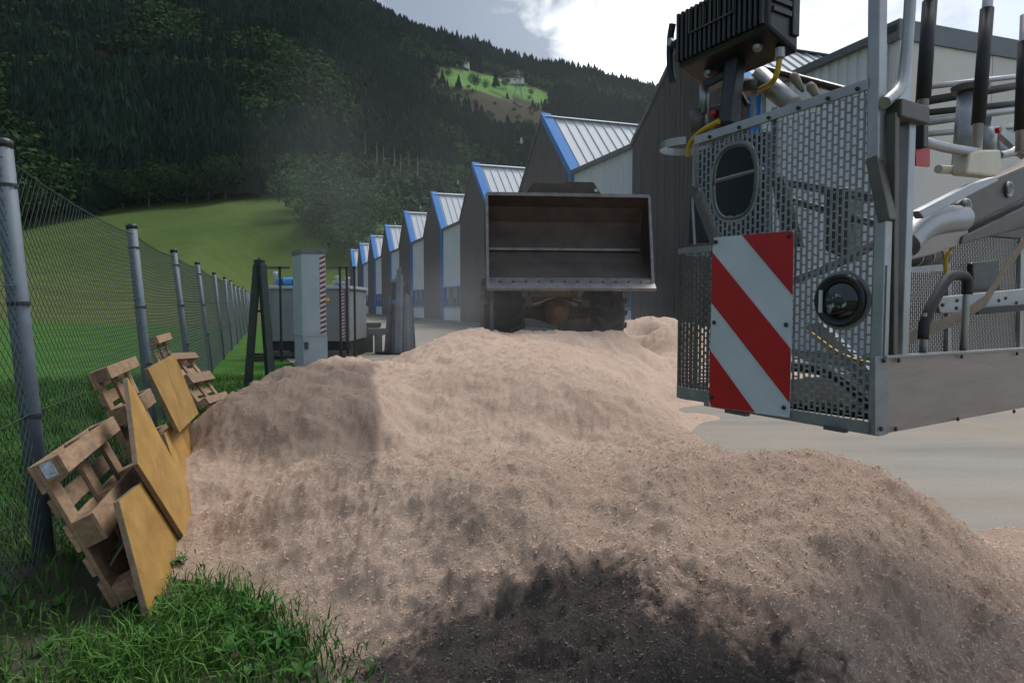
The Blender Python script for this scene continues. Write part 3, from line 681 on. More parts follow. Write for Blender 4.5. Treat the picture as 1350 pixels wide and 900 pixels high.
make_pallet('pallet', np.array([-4.28, 8.55, .32]), ex, ey, ez, 'upright timber pallet against the fence beyond the yellow boards')
ex, ey, ez = lean_axes(.62, R(6), R(-4))
make_pallet('pallet', np.array([-3.98, 8.65, .16]), ex, ey, ez, 'slanted pallet lying against the farthest upright pallet, nearer the ladder')

BB = np.array([-1.75, 3.35, 0]); bs, bw, bn = lean_axes(.3)
def board(name, pts, off, label):
    c = BB + bn * off
    P = [c + bs * a + bw * b for a, b in pts]; cen = P[0]
    root = thing(name, tuple(cen), label, 'board', 'yellow shuttering boards')
    MB().prism(P, bn * .004).build('yellow_face', M_board, root)
    MB().prism([p - bn * .0005 for p in P], -bn * .024).build('plywood_core', M_board_edge, root)
def rect(o, ang, w, h):
    c, s = math.cos(ang), math.sin(ang); return [(o[0], o[1]), (o[0] + c * w, o[1] + s * w), (o[0] + c * w - s * h, o[1] + s * w + c * h), (o[0] - s * h, o[1] + c * h)]
board('shuttering_board', [(-.22, .02), (.85, -.03), (.92, .50), (.02, .57)], -.02, 'lowest yellow board standing in the grass beside the nearest pallet')
board('shuttering_board', [(.98, 1.10), (.45, .65), (.97, -.10), (1.55, .20)], .02, 'yellow board tilted on its corner above the lowest board')
board('shuttering_board', [(1.69, 1.09), (1.97, .55), (3.25, .50), (3.12, 1.10)], .02, 'uppermost pale yellow board, leaning highest on the fence')
board('shuttering_board', [(1.80, .60), (1.62, -.05), (3.0, -.08), (3.15, .56)], -.05, 'yellow board half buried in sawdust under the uppermost board')

# ================================================================== THINGS IN THE YARD BEYOND THE HEAP
def ladder():
    root = thing('folding_ladder', tuple(on_z(342, 512, 0)), 'dark green wooden A-frame ladder standing by the fence', 'ladder')
    D = 12.2; g = lambda x, y, dd=0: at_d(x, y, D + dd)
    top_l, top_r = g(339, 347), g(344, 347)
    for nm, x0, dd in (('front', 326, 0), ('rear', 327, .55)):
        a = g(x0, 514 - (6 if dd else 0), dd); a[2] = 0
        MB().bar(a, g(339, 349, dd * .5 + .1), .10, .12).build('stile', M_dgreen, root, bevel=.006)
    for x0, dd in ((357, -.1), (358, .5)):
        a = g(x0, 514, dd); a[2] = 0
        MB().bar(a, g(345, 348, dd * .5 + .1), .12, .12).build('stile', M_dgreen, root, bevel=.006)
    for k in range(6):
        t = .12 + .15 * k
        for xb, xt in ((326.5, 339), (357.5, 344.5)):
            x = xb + (xt - xb) * t; y = 510 + (350 - 510) * t
            p0, p1 = g(x, y, .02 - .1 * (1 - t)), g(x, y, .5)
            p1[2] = p0[2]; MB().tube([p0, p1], .025, 8).build('rung', M_dgreen, root)
    a, b = g(329, 467, .2), g(355, 467, .2)
    for k in range(3): MB().bar(a - UP * .055 * k, b - UP * .055 * k, .06, .045).build('step_slat', M_planks, root)
    a, b = g(335, 410, .2), g(347, 410, .2); MB().bar(a, b, .05, .04).build('spreader', M_planks, root)
    MB().bar(g(337, 347, .1), g(347, 347, .1), .16, .12).build('hinge_head', M_dgreen, root)
    MB().tube([g(341.5, 347, .1), g(341.5, 339, .1)], .02, 8).build('top_bolt', M_alu_d, root)
ladder()

def striped(root, p0, p1, w, n, nm='warning_strip'):
    """red and white diagonal tape from p0 (top) to p1 (bottom), facing the camera"""
    d = (p1 - p0); X = np.array([1., 0, 0]); out = np.array([0, -1., 0]); L = abs(d[2])
    bk = MB().prism([p0 - X * w / 2, p0 + X * w / 2, p1 + X * w / 2, p1 - X * w / 2], out * .004).build(nm, M_stripe_w, root)
    st = L / n
    for k in range(n):
        z = p0 - UP * (st * (k + .12)); o_ = out * .004
        MB().prism([z - X * w / 2 - UP * st * .5 + o_, z + X * w / 2 + o_, z + X * w / 2 - UP * st * .45 + o_, z - X * w / 2 - UP * st * .95 + o_], out * .002).build('red_stripe', M_stripe_r, bk)
def cabinet():
    D = 17.0; a = at_d(398, 402, D); b = at_d(430, 402, D); c = at_d(386.5, 402, D + .85)
    zt = at_d(410, 334, D)[2]
    root = thing('utility_cabinet', (a[0], a[1], 0), 'tall white metal cabinet with red and white corner tape, behind the heap', 'cabinet')
    x0, x1 = a[0], b[0]; sk = c[0] - a[0]
    base = [np.array([x0, D, 0]), np.array([x1, D, 0]), np.array([x1 + sk, D + .85, 0]), np.array([x0 + sk, D + .85, 0])]
    MB().prism([p + UP * .72 for p in base], UP * (zt - .72)).build('body', M_cab, root, bevel=.01)
    MB().prism([p + UP * 0 + (np.array([.015, .015, 0])) for p in base], UP * .716).build('plinth', M_cab, root)
    cx = sum(base) / 4
    MB().prism([cx + (p - cx) * 1.07 + UP * (zt + .004) for p in base], UP * .1).build('roof', M_conc, root)
    MB().abox((x0 + .05, D - .012, .80), (x1 - .16, D - .001, zt - .06)).build('door', M_cab, root, bevel=.004)
    striped(root, np.array([x1 - .075, D - .006, zt - .03]), np.array([x1 - .075, D - .006, .78]), .14, 16)
    h = at_d(432, 396, D); MB().lathe(h, (0, -1, 0), [(0, .05), (.06, .05), (.08, .02)], 10).build('signal_lamp', M_yellow_hose, root)
    MB().abox((x0 + .05, D - .03, .40), (x0 + .14, D + .01, .58)).build('lock_box', M_alu_d, root)
cabinet()
def container():
    D = 19.2; p = lambda x, y: at_d(x, y, D)
    l, r = p(353, 402)[0], p(461, 402)[0]; zt = p(400, 381)[2]; zb = p(400, 450)[2]
    root = thing('container', ((l + r) / 2, D, 0), 'low grey steel container raised on feet behind the white cabinet', 'container')
    MB().abox((l, D, zb), (r, D + 2.2, zt)).build('body', M_cab_d, root, bevel=.02)
    MB().abox((l - .04, D - .05, zt + .002), (r + .04, D + 2.25, zt + .09)).build('lid', M_cab, root, bevel=.01)
    MB().abox((l + .02, D + .05, 0), (r - .02, D + 2.1, zb - .002)).build('skid', M_dark_metal, root)
    MB().bar((l - .05, D - .12, .12), (r + .05, D - .12, .12), .1, .12).build('base_rail', M_alu_d, root)
    for x in (l + .02, (l + r) / 2, r - .1): MB().abox((x, D - .03, zb), (x + .08, D - .001, zt - .01)).build('rib', M_cab_d, root)
    striped(root, np.array([p(452, 402)[0], D - .033, zt - .04]), np.array([p(452, 402)[0], D - .033, zb + .05]), .11, 15)
    for x, h, w in ((357, .42, .05), (375, .1, .1), (437, .16, .05), (441, .3, .05), (454, .26, .06), (447, .12, .12)):
        q = p(x, 402)[0]; MB().lathe((q, D + .4, zt + .09), (0, 0, 1), [(0, w), (h * .7, w), (h * .75, w * 1.3), (h, w * 1.2)], 10).build('valve', M_cab, root, smooth=True)
    # blue roll lying on top
    a, b = p(361, 402)[0], p(392, 402)[0]; z = zt + .09 + .12
    roll = thing('tarpaulin_roll', (a, D + .3, zt + .09), 'bright blue rolled tarpaulin lying on the grey container', 'tarpaulin')
    MB().lathe((a, D + .3, z), (1, 0, .02), [(0, .05), (.01, .11), (.2, .12), (b - a - .05, .12), (b - a, .1)], 16).build('roll', M_blue_roll, roll, smooth=True)
    for t in (.25, .7): MB().lathe((a + (b - a) * t, D + .3, z), (1, 0, .02), [(0, .124), (.03, .124)], 16).build('strap', M_black, roll)
    # railing round it
    rr = thing('guard_railing', (l, D - 1.2, 0), 'thin dark steel railing standing round the grey container', 'railing')
    DD = D - 1.1; q = lambda x, y: at_d(x, y, DD)
    for x in (349.5, 369, 448, 457, 467):
        t = q(x, 351); MB().bar((t[0], DD, 0), tuple(t), .05, .05).build('post', M_dark_metal, rr)
    for y in (353, 463.5):
        MB().bar(q(349, y), q(382, y), .05, .06).build('rail', M_alu_d, rr); MB().bar(q(431, y), q(468, y), .05, .06).build('rail', M_alu_d, rr)
container()
def bundle():
    c = on_z(527, 466, 0); D = c[1]; sc_ = D / 900
    root = thing('sheet_bundle', tuple(c), 'tall bundle of dark grey steel sheets standing upright on the yard', 'sheet bundle')
    MB().prism([c + np.array([math.cos(a) * .75, math.sin(a) * .6, 0]) for a in np.linspace(0, 2 * math.pi, 14, endpoint=False)], UP * .06).build('base_plate', M_dark_metal, root)
    zt = lambda y: at_d(527, y, D)[2]
    for k in range(26):
        t = k / 25; x0 = at_d(508 + 38 * t, 466, D)[0]; x1 = at_d(514 + 27 * t, 360, D)[0]
        top = 390 - 36 * math.exp(-((t - .52) / .26) ** 2) + random.uniform(-6, 5)
        if t < .35: top = 374 + random.uniform(-3, 3)
        if t > .62: top = max(top, 389 + random.uniform(-2, 2))
        dy = .35 * math.sin(math.pi * t) * (-1) + random.uniform(-.05, .25)
        w = .07
        MB().prism([np.array([x0 - w / 2, D + dy, .062]), np.array([x0 + w / 2, D + dy + .03, .062]), np.array([x1 + w / 2 * .9, D + dy * .6 + .1, zt(top)]), np.array([x1 - w / 2 * .9, D + dy * .6 + .07, zt(top)])], np.array([.01, .025, 0])).build('steel_sheet', M_sheet, root)
    for k in range(12):
        t = k / 11; x0 = at_d(511 + 33 * t, 466, D)[0]
        MB().bar((x0, D + .3 + random.uniform(0, .2), .06), (x0 * .8 + c[0] * .2, D + .35, zt(376 + random.uniform(-10, 6))), .09, .02).build('steel_sheet', M_sheet, root)
    MB().abox((c[0] - .15, D - .42, zt(400)), (c[0] - .03, D - .40, zt(396))).build('blue_tag', M_blue, root)
bundle()
def pedestal(x, y, lab, s=1.0):
    c = on_z(x, y, 0); root = thing('concrete_pedestal', tuple(c), lab, 'pedestal', 'concrete fence feet'); u = np.array([1., .25, 0]); u /= np.linalg.norm(u); v = np.array([-u[1], u[0], 0])
    MB().box(c + UP * .30 * s, u, v, UP, .12 * s, .14 * s, .30 * s).build('stem', M_conc, root, bevel=.015)
    MB().prism([c + UP * .602 * s + u * a + v * -.16 * s + UP * b for a, b in ((-.16 * s, 0), (.16 * s, 0), (.34 * s, .10 * s), (.34 * s, .22 * s), (-.34 * s, .22 * s), (-.34 * s, .10 * s))], v * .34 * s).build('cap', M_conc, root, bevel=.012)
pedestal(486, 464, 'grey T-shaped concrete block, left one beside the sheet bundle', 1.15)
pedestal(499, 466, 'grey T-shaped concrete block, right one touching the sheet bundle', .95)

# ================================================================== WHEEL LOADER
def loader():
    f = np.array([.10, -1, 0]); f /= np.linalg.norm(f); l = np.array([-f[1], f[0], 0]); 
    ax = np.array([.86, 13.75, .0]); gz = .60
    root = thing('wheel_loader', (ax[0], ax[1], gz), 'dusty orange wheel loader facing us with its wide bucket raised over the heap', 'wheel loader')
    P = lambda F_, L_, Z_: ax + f * F_ + l * L_ + UP * Z_
    # bucket: cross-section (forward, height)
    prof = [(1.30, 1.80), (1.05, 2.05), (.78, 2.32), (.60, 2.56), (.52, 2.80), (.56, 3.08), (.74, 3.34), (1.00, 3.50)]
    off = [(1.28, 1.76), (1.02, 1.99), (.75, 2.26), (.55, 2.52), (.46, 2.80), (.50, 3.10), (.70, 3.38), (.98, 3.55)]
    Wb = 1.50; sh = .09
    mb = MB(); n = len(prof)
    V = [P(a, s * Wb + sh, z) for pr in (prof, off) for a, z in pr for s in (-1, 1)]
    Fs = [(2 * k, 2 * k + 1, 2 * k + 3, 2 * k + 2) for k in range(n - 1)] + [(2 * n + 2 * k, 2 * n + 2 * k + 1, 2 * n + 2 * k + 3, 2 * n + 2 * k + 2) for k in range(n - 1)]
    Fs += [(0, 1, 2 * n + 1, 2 * n), (2 * n - 2, 2 * n - 1, 4 * n - 1, 4 * n - 2)]
    bk = mb.add(V, Fs).build('bucket', M_bucket, root)
    for s in (-1, 1):
        poly = [P(a, s * (Wb + .003) + sh, z) for a, z in prof] ; poly = [P(1.27, s * (Wb + .003) + sh, 1.80)] + poly[1:] 
        MB().prism(poly, l * s * .035).build('side_plate', M_bucket, bk)
        MB().bar(P(1.32, s * (Wb + .022) + sh, 1.80), P(1.02, s * (Wb + .022) + sh, 3.52), .05, .045).build('side_edge', M_bucket_edge, bk)
    MB().prism([P(1.42, -Wb - .05 + sh, 1.755), P(1.42, Wb + .05 + sh, 1.755), P(1.18, Wb + .05 + sh, 1.95), P(1.18, -Wb - .05 + sh, 1.95)], (UP * .05 + f * .02)).build('cutting_edge', M_bucket_edge, bk)
    for k in range(12):
        p = P(1.29, -1.3 + 2.6 * k / 11 + sh, 1.915); MB().lathe(p, UP * .8 + f * .55, [(-.02, .03), (.014, .03), (.018, .02)], 8).build('bolt', M_dark_metal, bk)
    MB().bar(P(.64, -Wb * .97 + sh, 2.56), P(.64, Wb * .97 + sh, 2.56), .07, .045).build('weld_bar', M_bucket_edge, bk)
    MB().bar(P(1.01, -Wb - .02 + sh, 3.53), P(1.01, Wb + .02 + sh, 3.53), .06, .06).build('top_lip', M_bucket_edge, bk)
    g0 = P(.94, sh - .10, 3.545)
    MB().prism([g0 - l * .70, g0 + l * .74, g0 + l * .58 + UP * .24, g0 + l * .05 + UP * .24, g0 + l * -.02 + UP * .20, g0 - l * .52 + UP * .21, g0 - l * .60 + UP * .15], -f * .03).build('spill_guard', M_bucket, bk)
    MB().lathe(g0 + l * .63 + UP * .09 + f * .002, f, [(0, .035), (.006, .035)], 10).build('guard_hole', M_cab, bk)
    # tyres
    def wheel(F_, L_, z, nm):
        c = P(F_, L_, gz + z); r = .80; w = .29
        t = MB().lathe(c, l, [(-w, .45), (-w, r - .14), (-w + .05, r - .05), (-w + .12, r - .03), (w - .12, r - .03), (w - .05, r - .05), (w, r - .14), (w, .45)], 36)
        for k in range(20):
            for sd in (-1, 1):
                a = 2 * math.pi * (k + (.5 if sd > 0 else 0)) / 20; a2 = a + .16
                def q(an, lx, rr): return c + l * lx + rr * (math.cos(an) * f + math.sin(an) * UP)
                t.add([q(a - .055, sd * .02, r - .04), q(a + .055, sd * .02, r - .04), q(a2 + .07, sd * (w + .01), r - .06), q(a2 - .07, sd * (w + .01), r - .06),
                       q(a - .05, sd * .02, r + .015), q(a + .05, sd * .02, r + .015), q(a2 + .06, sd * (w + .005), r + .005), q(a2 - .06, sd * (w + .005), r + .005)],
                      [(4, 5, 6, 7), (0, 1, 5, 4), (1, 2, 6, 5), (2, 3, 7, 6), (3, 0, 4, 7)])
        wh = t.build('wheel', M_tyre, root)
        MB().lathe(c, l, [(-w - .01, .20), (-w + .04, .44), (w - .04, .44), (w + .01, .20)], 24).build('rim', M_loader, wh)
    for L_ in (-.98, .98): wheel(0, L_, .76, 'f'); wheel(-3.3, L_, .76, 'r')
    # axle, frames, body, cab
    zc = gz + .78
    MB().tube([P(0, -.72, zc), P(0, -.35, zc), P(0, 0, zc), P(0, .35, zc), P(0, .72, zc)], [.13, .15, .30, .15, .13], 16, smooth=1).build('front_axle', M_loader_d, root, smooth=True)
    MB().lathe(P(.2, 0, zc), f, [(0, .27), (.12, .24), (.18, .12), (.22, .10)], 16).build('differential', M_loader, root, smooth=True)
    MB().prism([P(.34, -.58, zc + .28), P(.34, .42, zc + .28), P(.34, .40, zc + .72), P(.34, -.55, zc + .72)], -f * .3).build('front_frame', M_loader, root, bevel=.02)
    for L_ in (-.42, .28): MB().lathe(P(.335, L_, zc + .42), f, [(0, .055), (.012, .055)], 12).build('pin_hole', M_black, root)
    for s in (-1, 1):
        MB().box(P(.05, s * .58, zc + .14), f, l, UP, .18, .10, .07).build('axle_mount', M_loader, root, bevel=.02)
        MB().prism([P(-.9, s * .55, zc + 1.0), P(-.6, s * .55, zc + 1.35), P(.5, s * .55, zc + 1.42), P(.5, s * .55, zc + 1.18), P(-.4, s * .55, zc + 1.05)], l * s * .12).build('lift_arm', M_loader, root)
    MB().box(P(-1.4, 0, zc + .40), f, l, UP, 1.1, .42, .32).build('centre_frame', M_loader_d, root, bevel=.03)
    MB().box(P(-3.9, 0, zc + .62), f, l, UP, 1.3, .95, .55).build('engine_hood', M_loader, root, bevel=.08)
    MB().box(P(-1.9, 0, zc + 1.18), f, l, UP, .75, .62, .40).build('cab_base', M_loader, root, bevel=.04)
    cab = MB().box(P(-1.9, 0, zc + 1.80), f, l, UP, .70, .60, .22).build('cab_glass', M_win, root, bevel=.03)
    MB().box(P(-1.9, 0, zc + 2.06), f, l, UP, .78, .68, .035).build('cab_roof', M_loader, root, bevel=.02)
    for s in (-1, 1):
        MB().box(P(-3.3, s * .98, zc + .88), f, l, UP, .8, .25, .03).build('mudguard', M_black, root, bevel=.01)
loader()

# ================================================================== RESCUE BASKET
def perf(name, fmap, a0, a1, b0, b1, inside, m, parent, pu=.0185, pv=.027, sw=.0115, shh=.0215):
    V = []; Fs = []; na = int((a1 - a0) / pu) + 1; nb = int((b1 - b0) / pv) + 2; off = WOFF[parent.name]
    for i in range(na):
        for j in range(-1, nb):
            ca = a0 + (i + .5) * pu; cb = b0 + (j + .5 + (.5 if i % 2 else 0)) * pv
            if not inside(ca, cb): continue
            k = len(V)
            for hx, hy in ((pu / 2, pv / 2), (sw / 2, shh / 2)):
                for sx, sy in ((-1, -1), (1, -1), (1, 1), (-1, 1)): V.append(fmap(ca + sx * hx, cb + sy * hy) - off)
            Fs += [(k + q, k + (q + 1) % 4, k + 4 + (q + 1) % 4, k + 4 + q) for q in range(4)]
    me = raw_mesh(name, np.array(V), np.array(Fs), m)
    o = bpy.data.objects.new(name, me); COL.objects.link(o); o.parent = parent; o['kind'] = 'stuff'; WOFF[o.name] = off
    so = o.modifiers.new('thickness', 'SOLIDIFY'); so.thickness = .0025; so.offset = 0
    return o
def pip(poly):
    P = np.array(poly, float)
    def t(a, b):
        ins = False; j = len(P) - 1
        for i in range(len(P)):
            if (P[i, 1] > b) != (P[j, 1] > b) and a < (P[j, 0] - P[i, 0]) * (b - P[i, 1]) / (P[j, 1] - P[i, 1]) + P[i, 0]: ins = not ins
            j = i
        return ins
    return t
def basket():
    u = np.array([-.547, .837, 0]); u /= np.linalg.norm(u); v = np.array([u[1], -u[0], 0])
    P0 = at_d(1163, 572, 1.85)
    root = thing('rescue_basket', tuple(P0), 'aluminium ladder rescue basket with perforated panels and red and white warning board', 'rescue basket')
    fr = lambda x, y, k=0.: on_plane(x, y, P0 + v * k, v)          # on the end panel, k metres inwards
    sd = lambda x, y, k=0.: on_plane(x, y, P0 + u * k, u)          # on the long side, k metres inwards
    ab = lambda x, y: (float(np.dot(fr(x, y) - P0, u)), float(fr(x, y)[2] - P0[2]))
    F2 = lambda a, b: P0 + u * a + UP * b
    # ---- perforated end panel with the oval opening
    outline = [(919, 196), (1148, 117), (1148, 212), (1166, 280), (1164, 552), (1040, 540), (936, 526), (936, 322), (950, 318), (917, 250)]
    poly = [ab(*p) for p in outline]; ins = pip(poly); A = np.array(poly)
    oc = ab(968, 240); orx = abs(ab(942, 240)[0] - ab(996, 240)[0]) / 2; ory = (ab(968, 193)[1] - ab(968, 287)[1]) / 2
    lc = ab(1110, 396); lr = .072
    wb = pip([ab(*p) for p in ((938, 312), (1044, 303), (1039, 548), (933, 534))])
    def inside(a, b):
        if not ins(a, b): return False
        if (abs((a - oc[0]) / orx / 1.06)) ** 2.6 + (abs((b - oc[1]) / ory / 1.05)) ** 2.6 < 1: return False
        if (a - lc[0]) ** 2 + (b - lc[1]) ** 2 < (lr * 1.06) ** 2: return False
        return True
    perf('perforated_end_panel', F2, A[:, 0].min(), A[:, 0].max(), A[:, 1].min(), A[:, 1].max(), inside, M_galv, root)
    ring = []
    for k in range(28):
        t = 2 * math.pi * k / 28; c, s = math.cos(t), math.sin(t)
        ring.append(F2(oc[0] + orx * 1.02 * math.copysign(abs(c) ** .77, c), oc[1] + ory * 1.02 * math.copysign(abs(s) ** .77, s)) - v * .002)
    def ringplate(nm, c0, r0, r1, e, m, k=-.0022):
        V = []
        for q in range(40):
            t = 2 * math.pi * q / 40; c, s = math.cos(t), math.sin(t); cc, ss = math.copysign(abs(c) ** e, c), math.copysign(abs(s) ** e, s)
            for f_ in (r0, r1):
                for kk in (k, -k): V.append(F2(c0[0] + f_[0] * cc, c0[1] + f_[1] * ss) + v * kk)
        Fs = [(4 * q + a, 4 * q + b, (4 * q + 4 + b) % 160, (4 * q + 4 + a) % 160) for q in range(40) for a, b in ((0, 2), (2, 3), (3, 1), (1, 0))]
        MB().add(V, Fs).build(nm, m, root)
    ringplate('oval_border', oc, (orx * .97, ory * .97), (orx * 1.16, ory * 1.13), .77, M_galv)
    ringplate('lamp_border', lc, (lr * .95, lr * .95), (lr * 1.18, lr * 1.18), 1.0, M_galv)
    MB().tube([p + v * 0 for p in ring] + [ring[0]], .0045, 8).build('oval_rim', M_alu_d, root, smooth=True)
    MB().tube([fr(940, 240, .05), fr(1006, 222, .05)], .006, 8).build('grab_bar', M_alu, root)
    # frame of the end panel
    MB().bar(fr(916, 186, -.004), fr(1150, 110, -.004), .012, .030).build('top_rail', M_alu, root, bevel=.002)
    for k in range(6):
        t = (k + .5) / 6; p = fr(916 + 234 * t, 187 - 76 * t, -.011); MB().lathe(p, -v, [(0, .006), (.004, .006), (.006, .003)], 8).build('rivet', M_dark_metal, root)
    pl = [(1157, -90), (1153, 212)]
    MB().bar(fr(1158, -90, .01), fr(1155, 218, .01), .034, .040, up=v).build('corner_post', M_alu, root, bevel=.004)
    MB().bar(fr(1153, 208, .006), fr(1170, 292, .006), .034, .038, up=v).build('corner_post_bend', M_alu_d, root, bevel=.003)
    MB().bar(fr(1165, 284, .01), fr(1156, 573, .01), .032, .036, up=v).build('lower_corner_post', M_alu, root, bevel=.003)
    MB().bar(fr(917, 190, .0), fr(917, 250, .0), .012, .02, up=v).build('edge_strip', M_galv, root)
    MB().bar(fr(917, 248, .004), fr(946, 322, .004), .016, .05, up=v).build('slanted_edge', M_alu_d, root)
    MB().bar(fr(929, 528, -.003), fr(1158, 566, -.003), .010, .036).build('bottom_rail', M_galv, root, bevel=.002)
    for x in (972, 1102): MB().bar(fr(x - 14, 541 + (x - 972) * .165, -.006), fr(x + 14, 546 + (x - 972) * .165, -.006), .02, .012).build('drain_tab', M_alu_d, root)
    # plain strips and braces that stand out behind the mesh
    MB().bar(fr(1022, 142, .012), fr(1022, 235, .012), .022, .01, up=v).build('inner_strip', M_galv, root)
    MB().prism([fr(1016, 235, .02), fr(1032, 232, .02), fr(1055, 325, .02), fr(1034, 326, .02)], v * .02).build('inner_brace', M_alu_d, root)
    MB().bar(fr(1030, 240, .09), fr(1150, 262, .09), .02, .022).build('inner_crossbar', M_alu_d, root)
    MB().bar(fr(1034, 262, .14), fr(1156, 296, .14), .02, .02).build('inner_crossbar', M_alu_d, root)
    MB().prism([fr(1086, 250, .10), fr(1118, 246, .10), fr(1118, 345, .10), fr(1086, 330, .10)], v * .08).build('control_box', M_alu_d, root, bevel=.008)
    MB().tube([fr(1040, 372, .10), fr(1100, 350, .10), fr(1160, 318, .12)], .014, 8, smooth=1).build('inner_tube', M_alu, root)
    MB().prism([fr(1060, 430, .16), fr(1080, 424, .16), fr(1158, 500, .16), fr(1150, 520, .16)], v * .03).build('inner_strut', M_alu, root)
    MB().tube([fr(1070, 440, .12), fr(1110, 470, .12), fr(1150, 480, .12)], .007, 8, smooth=2).build('inner_hose', M_yellow_hose, root)
    MB().tube([fr(1040, 482, .10), fr(1100, 490, .12), fr(1150, 535, .12)], .016, 8, smooth=2).build('inner_cable', M_rubber, root)
    # navy cover behind the oval opening
    MB().prism([fr(912, 200, .16), fr(1008, 172, .16), fr(1008, 318, .16), fr(906, 322, .16)], v * .05).build('dark_cover', M_navy, root, bevel=.01)
    MB().tube([fr(915, 200, .03), fr(913, 270, .03), fr(916, 322, .03)], .005, 8).build('side_rod', M_alu, root)
    # ---- rounded lower corner of the basket
    a1, bl = ab(938, 528); zt_ = ab(930, 327)[1]; rad = .10; a2 = a1 + .115
    def cm(a, b):
        s = a - a2
        if s <= 0: return F2(a, b)
        ang = min(s / rad, 1.9); c = F2(a2, b) + v * rad
        p = c + rad * (math.sin(ang) * u - math.cos(ang) * v)
        return p + (v if s / rad > 1.9 else 0 * v) * (s - 1.9 * rad)
    perf('perforated_corner', cm, a1, a1 + .40, bl + .04, zt_ - .01, lambda a, b: bl + .02 < b < zt_ - .02, M_alu_d, root)
    for nm, z, h in (('corner_bottom_rail', bl + .012, .042), ('corner_top_rail', zt_ - .002, .02)):
        pts = [cm(a1 + t, 0) for t in np.linspace(-.01, .39, 14)]
        mb = MB(); V = []
        for p in pts: q = p + UP * z; V += [q - v * .004 + UP * h / 2, q - v * .004 - UP * h / 2, q + v * .006 - UP * h / 2, q + v * .006 + UP * h / 2]
        Fs = [(4 * k + j, 4 * k + (j + 1) % 4, 4 * k + 4 + (j + 1) % 4, 4 * k + 4 + j) for k in range(13) for j in range(4)]
        mb.add(V, Fs).build(nm, M_galv, root)
    # ---- warning board
    k0 = -.016
    wbd = MB().prism([fr(x, y, k0) for x, y in ((939.9, 313.4), (1046.2, 303.6), (1040.4, 550.4), (934.4, 535.9))], v * .004).build('warning_board', M_white_refl, root)
    for poly_ in (((978, 309.9), (1043.5, 304.2), (1045.6, 308), (1044.4, 388.9)), ((939.3, 333.5), (1041.7, 459.7), (1040.4, 530.5), (937.2, 398)), ((935.6, 461.5), (994.3, 543.2), (938, 536), (934.8, 527))):
        MB().prism([fr(x, y, k0 - .0035) for x, y in poly_], v * .003).build('red_stripe', M_red, wbd)
    for x, y in ((944, 319), (1040, 311), (941.5, 425), (1036.5, 428), (938.5, 523), (1033.5, 537)):
        MB().lathe(fr(x, y, k0 - .0035), -v, [(0, .007), (.003, .007), (.005, .004)], 10).build('screw', M_dark_metal, wbd)
    # ---- round lamp in the end panel
    c = fr(1110, 396, 0)
    lamp = MB().lathe(c + v * .02, -v, [(0, .070), (.03, .076), (.040, .074), (.040, .064), (.028, .060)], 32).build('lamp_housing', M_black, root, smooth=True)
    lm = bpy.data.materials.new('worn_lens'); lm.use_nodes = True; lt = lm.node_tree; lb = lt.nodes['Principled BSDF']; lb.inputs['Roughness'].default_value = .12
    ltc = N(lt, 'ShaderNodeTexCoord'); ln_ = N(lt, 'ShaderNodeTexNoise', i_Scale=26.0, i_Detail=6.0, i_Roughness=.7); lt.links.new(ltc.outputs['Object'], ln_.inputs['Vector'])
    msk = ramp(lt, ln_.outputs[0], [(.50, 0.0), (.55, 1.0)]); lt.links.new(mixc(lt, msk, (.010, .011, .014), (.34, .36, .39)), lb.inputs['Base Color'])
    lt.links.new(math_n(lt, 'ADD', math_n(lt, 'MULTIPLY', msk, .5), .12), lb.inputs['Roughness'])
    MB().lathe(c - v * .001, -v, [(0, .060), (.008, .054), (.016, .040), (.020, .020), (.021, .004)], 32).build('lens', M_glass_dark, lamp, smooth=True)
    MB().lathe(c - v * .0105 - UP * .008 + u * .008, -v, [(0, .040), (.010, .032), (.0125, .014), (.013, .003)], 28).build('worn_centre', lm, lamp, smooth=True)
    MB().bar(c + u * .052 - v * .022 + UP * .03, c + u * .052 - v * .022 - UP * .035, .006, .010, up=v).build('reflector_strip', M_white_refl, lamp)
    # ---- long side: kick plate, posts
    kp = MB().prism([sd(1170, 469), sd(1420, 455), sd(1420, 524), sd(1170, 571)], u * .006).build('kick_plate', M_alu_brush, root, bevel=.002)
    MB().prism([sd(1154, 470, -.003), sd(1171, 469, -.003), sd(1171, 572, -.003), sd(1154, 573, -.003)], u * .012).build('corner_plate', M_galv, root)
    MB().bar(sd(1164, 470, .0), sd(1420, 455, .0), .02, .006).build('kick_plate_flange', M_alu, kp)
    for x, y in ((1184, 475), (1267, 470), (1340, 466), (1180, 565), (1262, 552), (1336, 542), (1165, 475), (1161, 565)):
        MB().lathe(sd(x, y, -.006), -u, [(0, .0065), (.004, .0065), (.006, .003)], 8).build('bolt', M_black, kp)
    MB().bar(sd(1177, 150, .012), sd(1175, 470, .012), .022, .026, up=u).build('upright', M_alu_d, root, bevel=.002)
    MB().bar(sd(1197, 154, .03), sd(1187, 470, .03), .036, .030, up=u).build('upright', M_alu, root, bevel=.003)
    MB().box(sd(1193, 150, .02), v, UP, u, .075, .024, .03).build('post_block', M_alu_d, root, bevel=.004)
    MB().tube([sd(1203, -60, .03), sd(1199, 20, .03), sd(1194, 85, .03), sd(1188, 118, .03), sd(1166, 136, .01)], .0155, 14, smooth=2).build('bent_handrail', M_alu, root, smooth=True)
    def padded(pts_m, pts_b, k, r=.016):
        a = MB().tube([sd(*p, k) for p in pts_m], r, 14).build('handrail_tube', M_alu, root, smooth=True)
        q0, q1 = sd(*pts_m[0], k), sd(*pts_m[-1], k); tt = [(p[1] - pts_m[0][1]) / (pts_m[-1][1] - pts_m[0][1]) for p in pts_b]
        MB().tube([q0 + (q1 - q0) * t for t in tt], r * 1.3, 14).build('padded_sleeve', M_rubber, a, smooth=True)
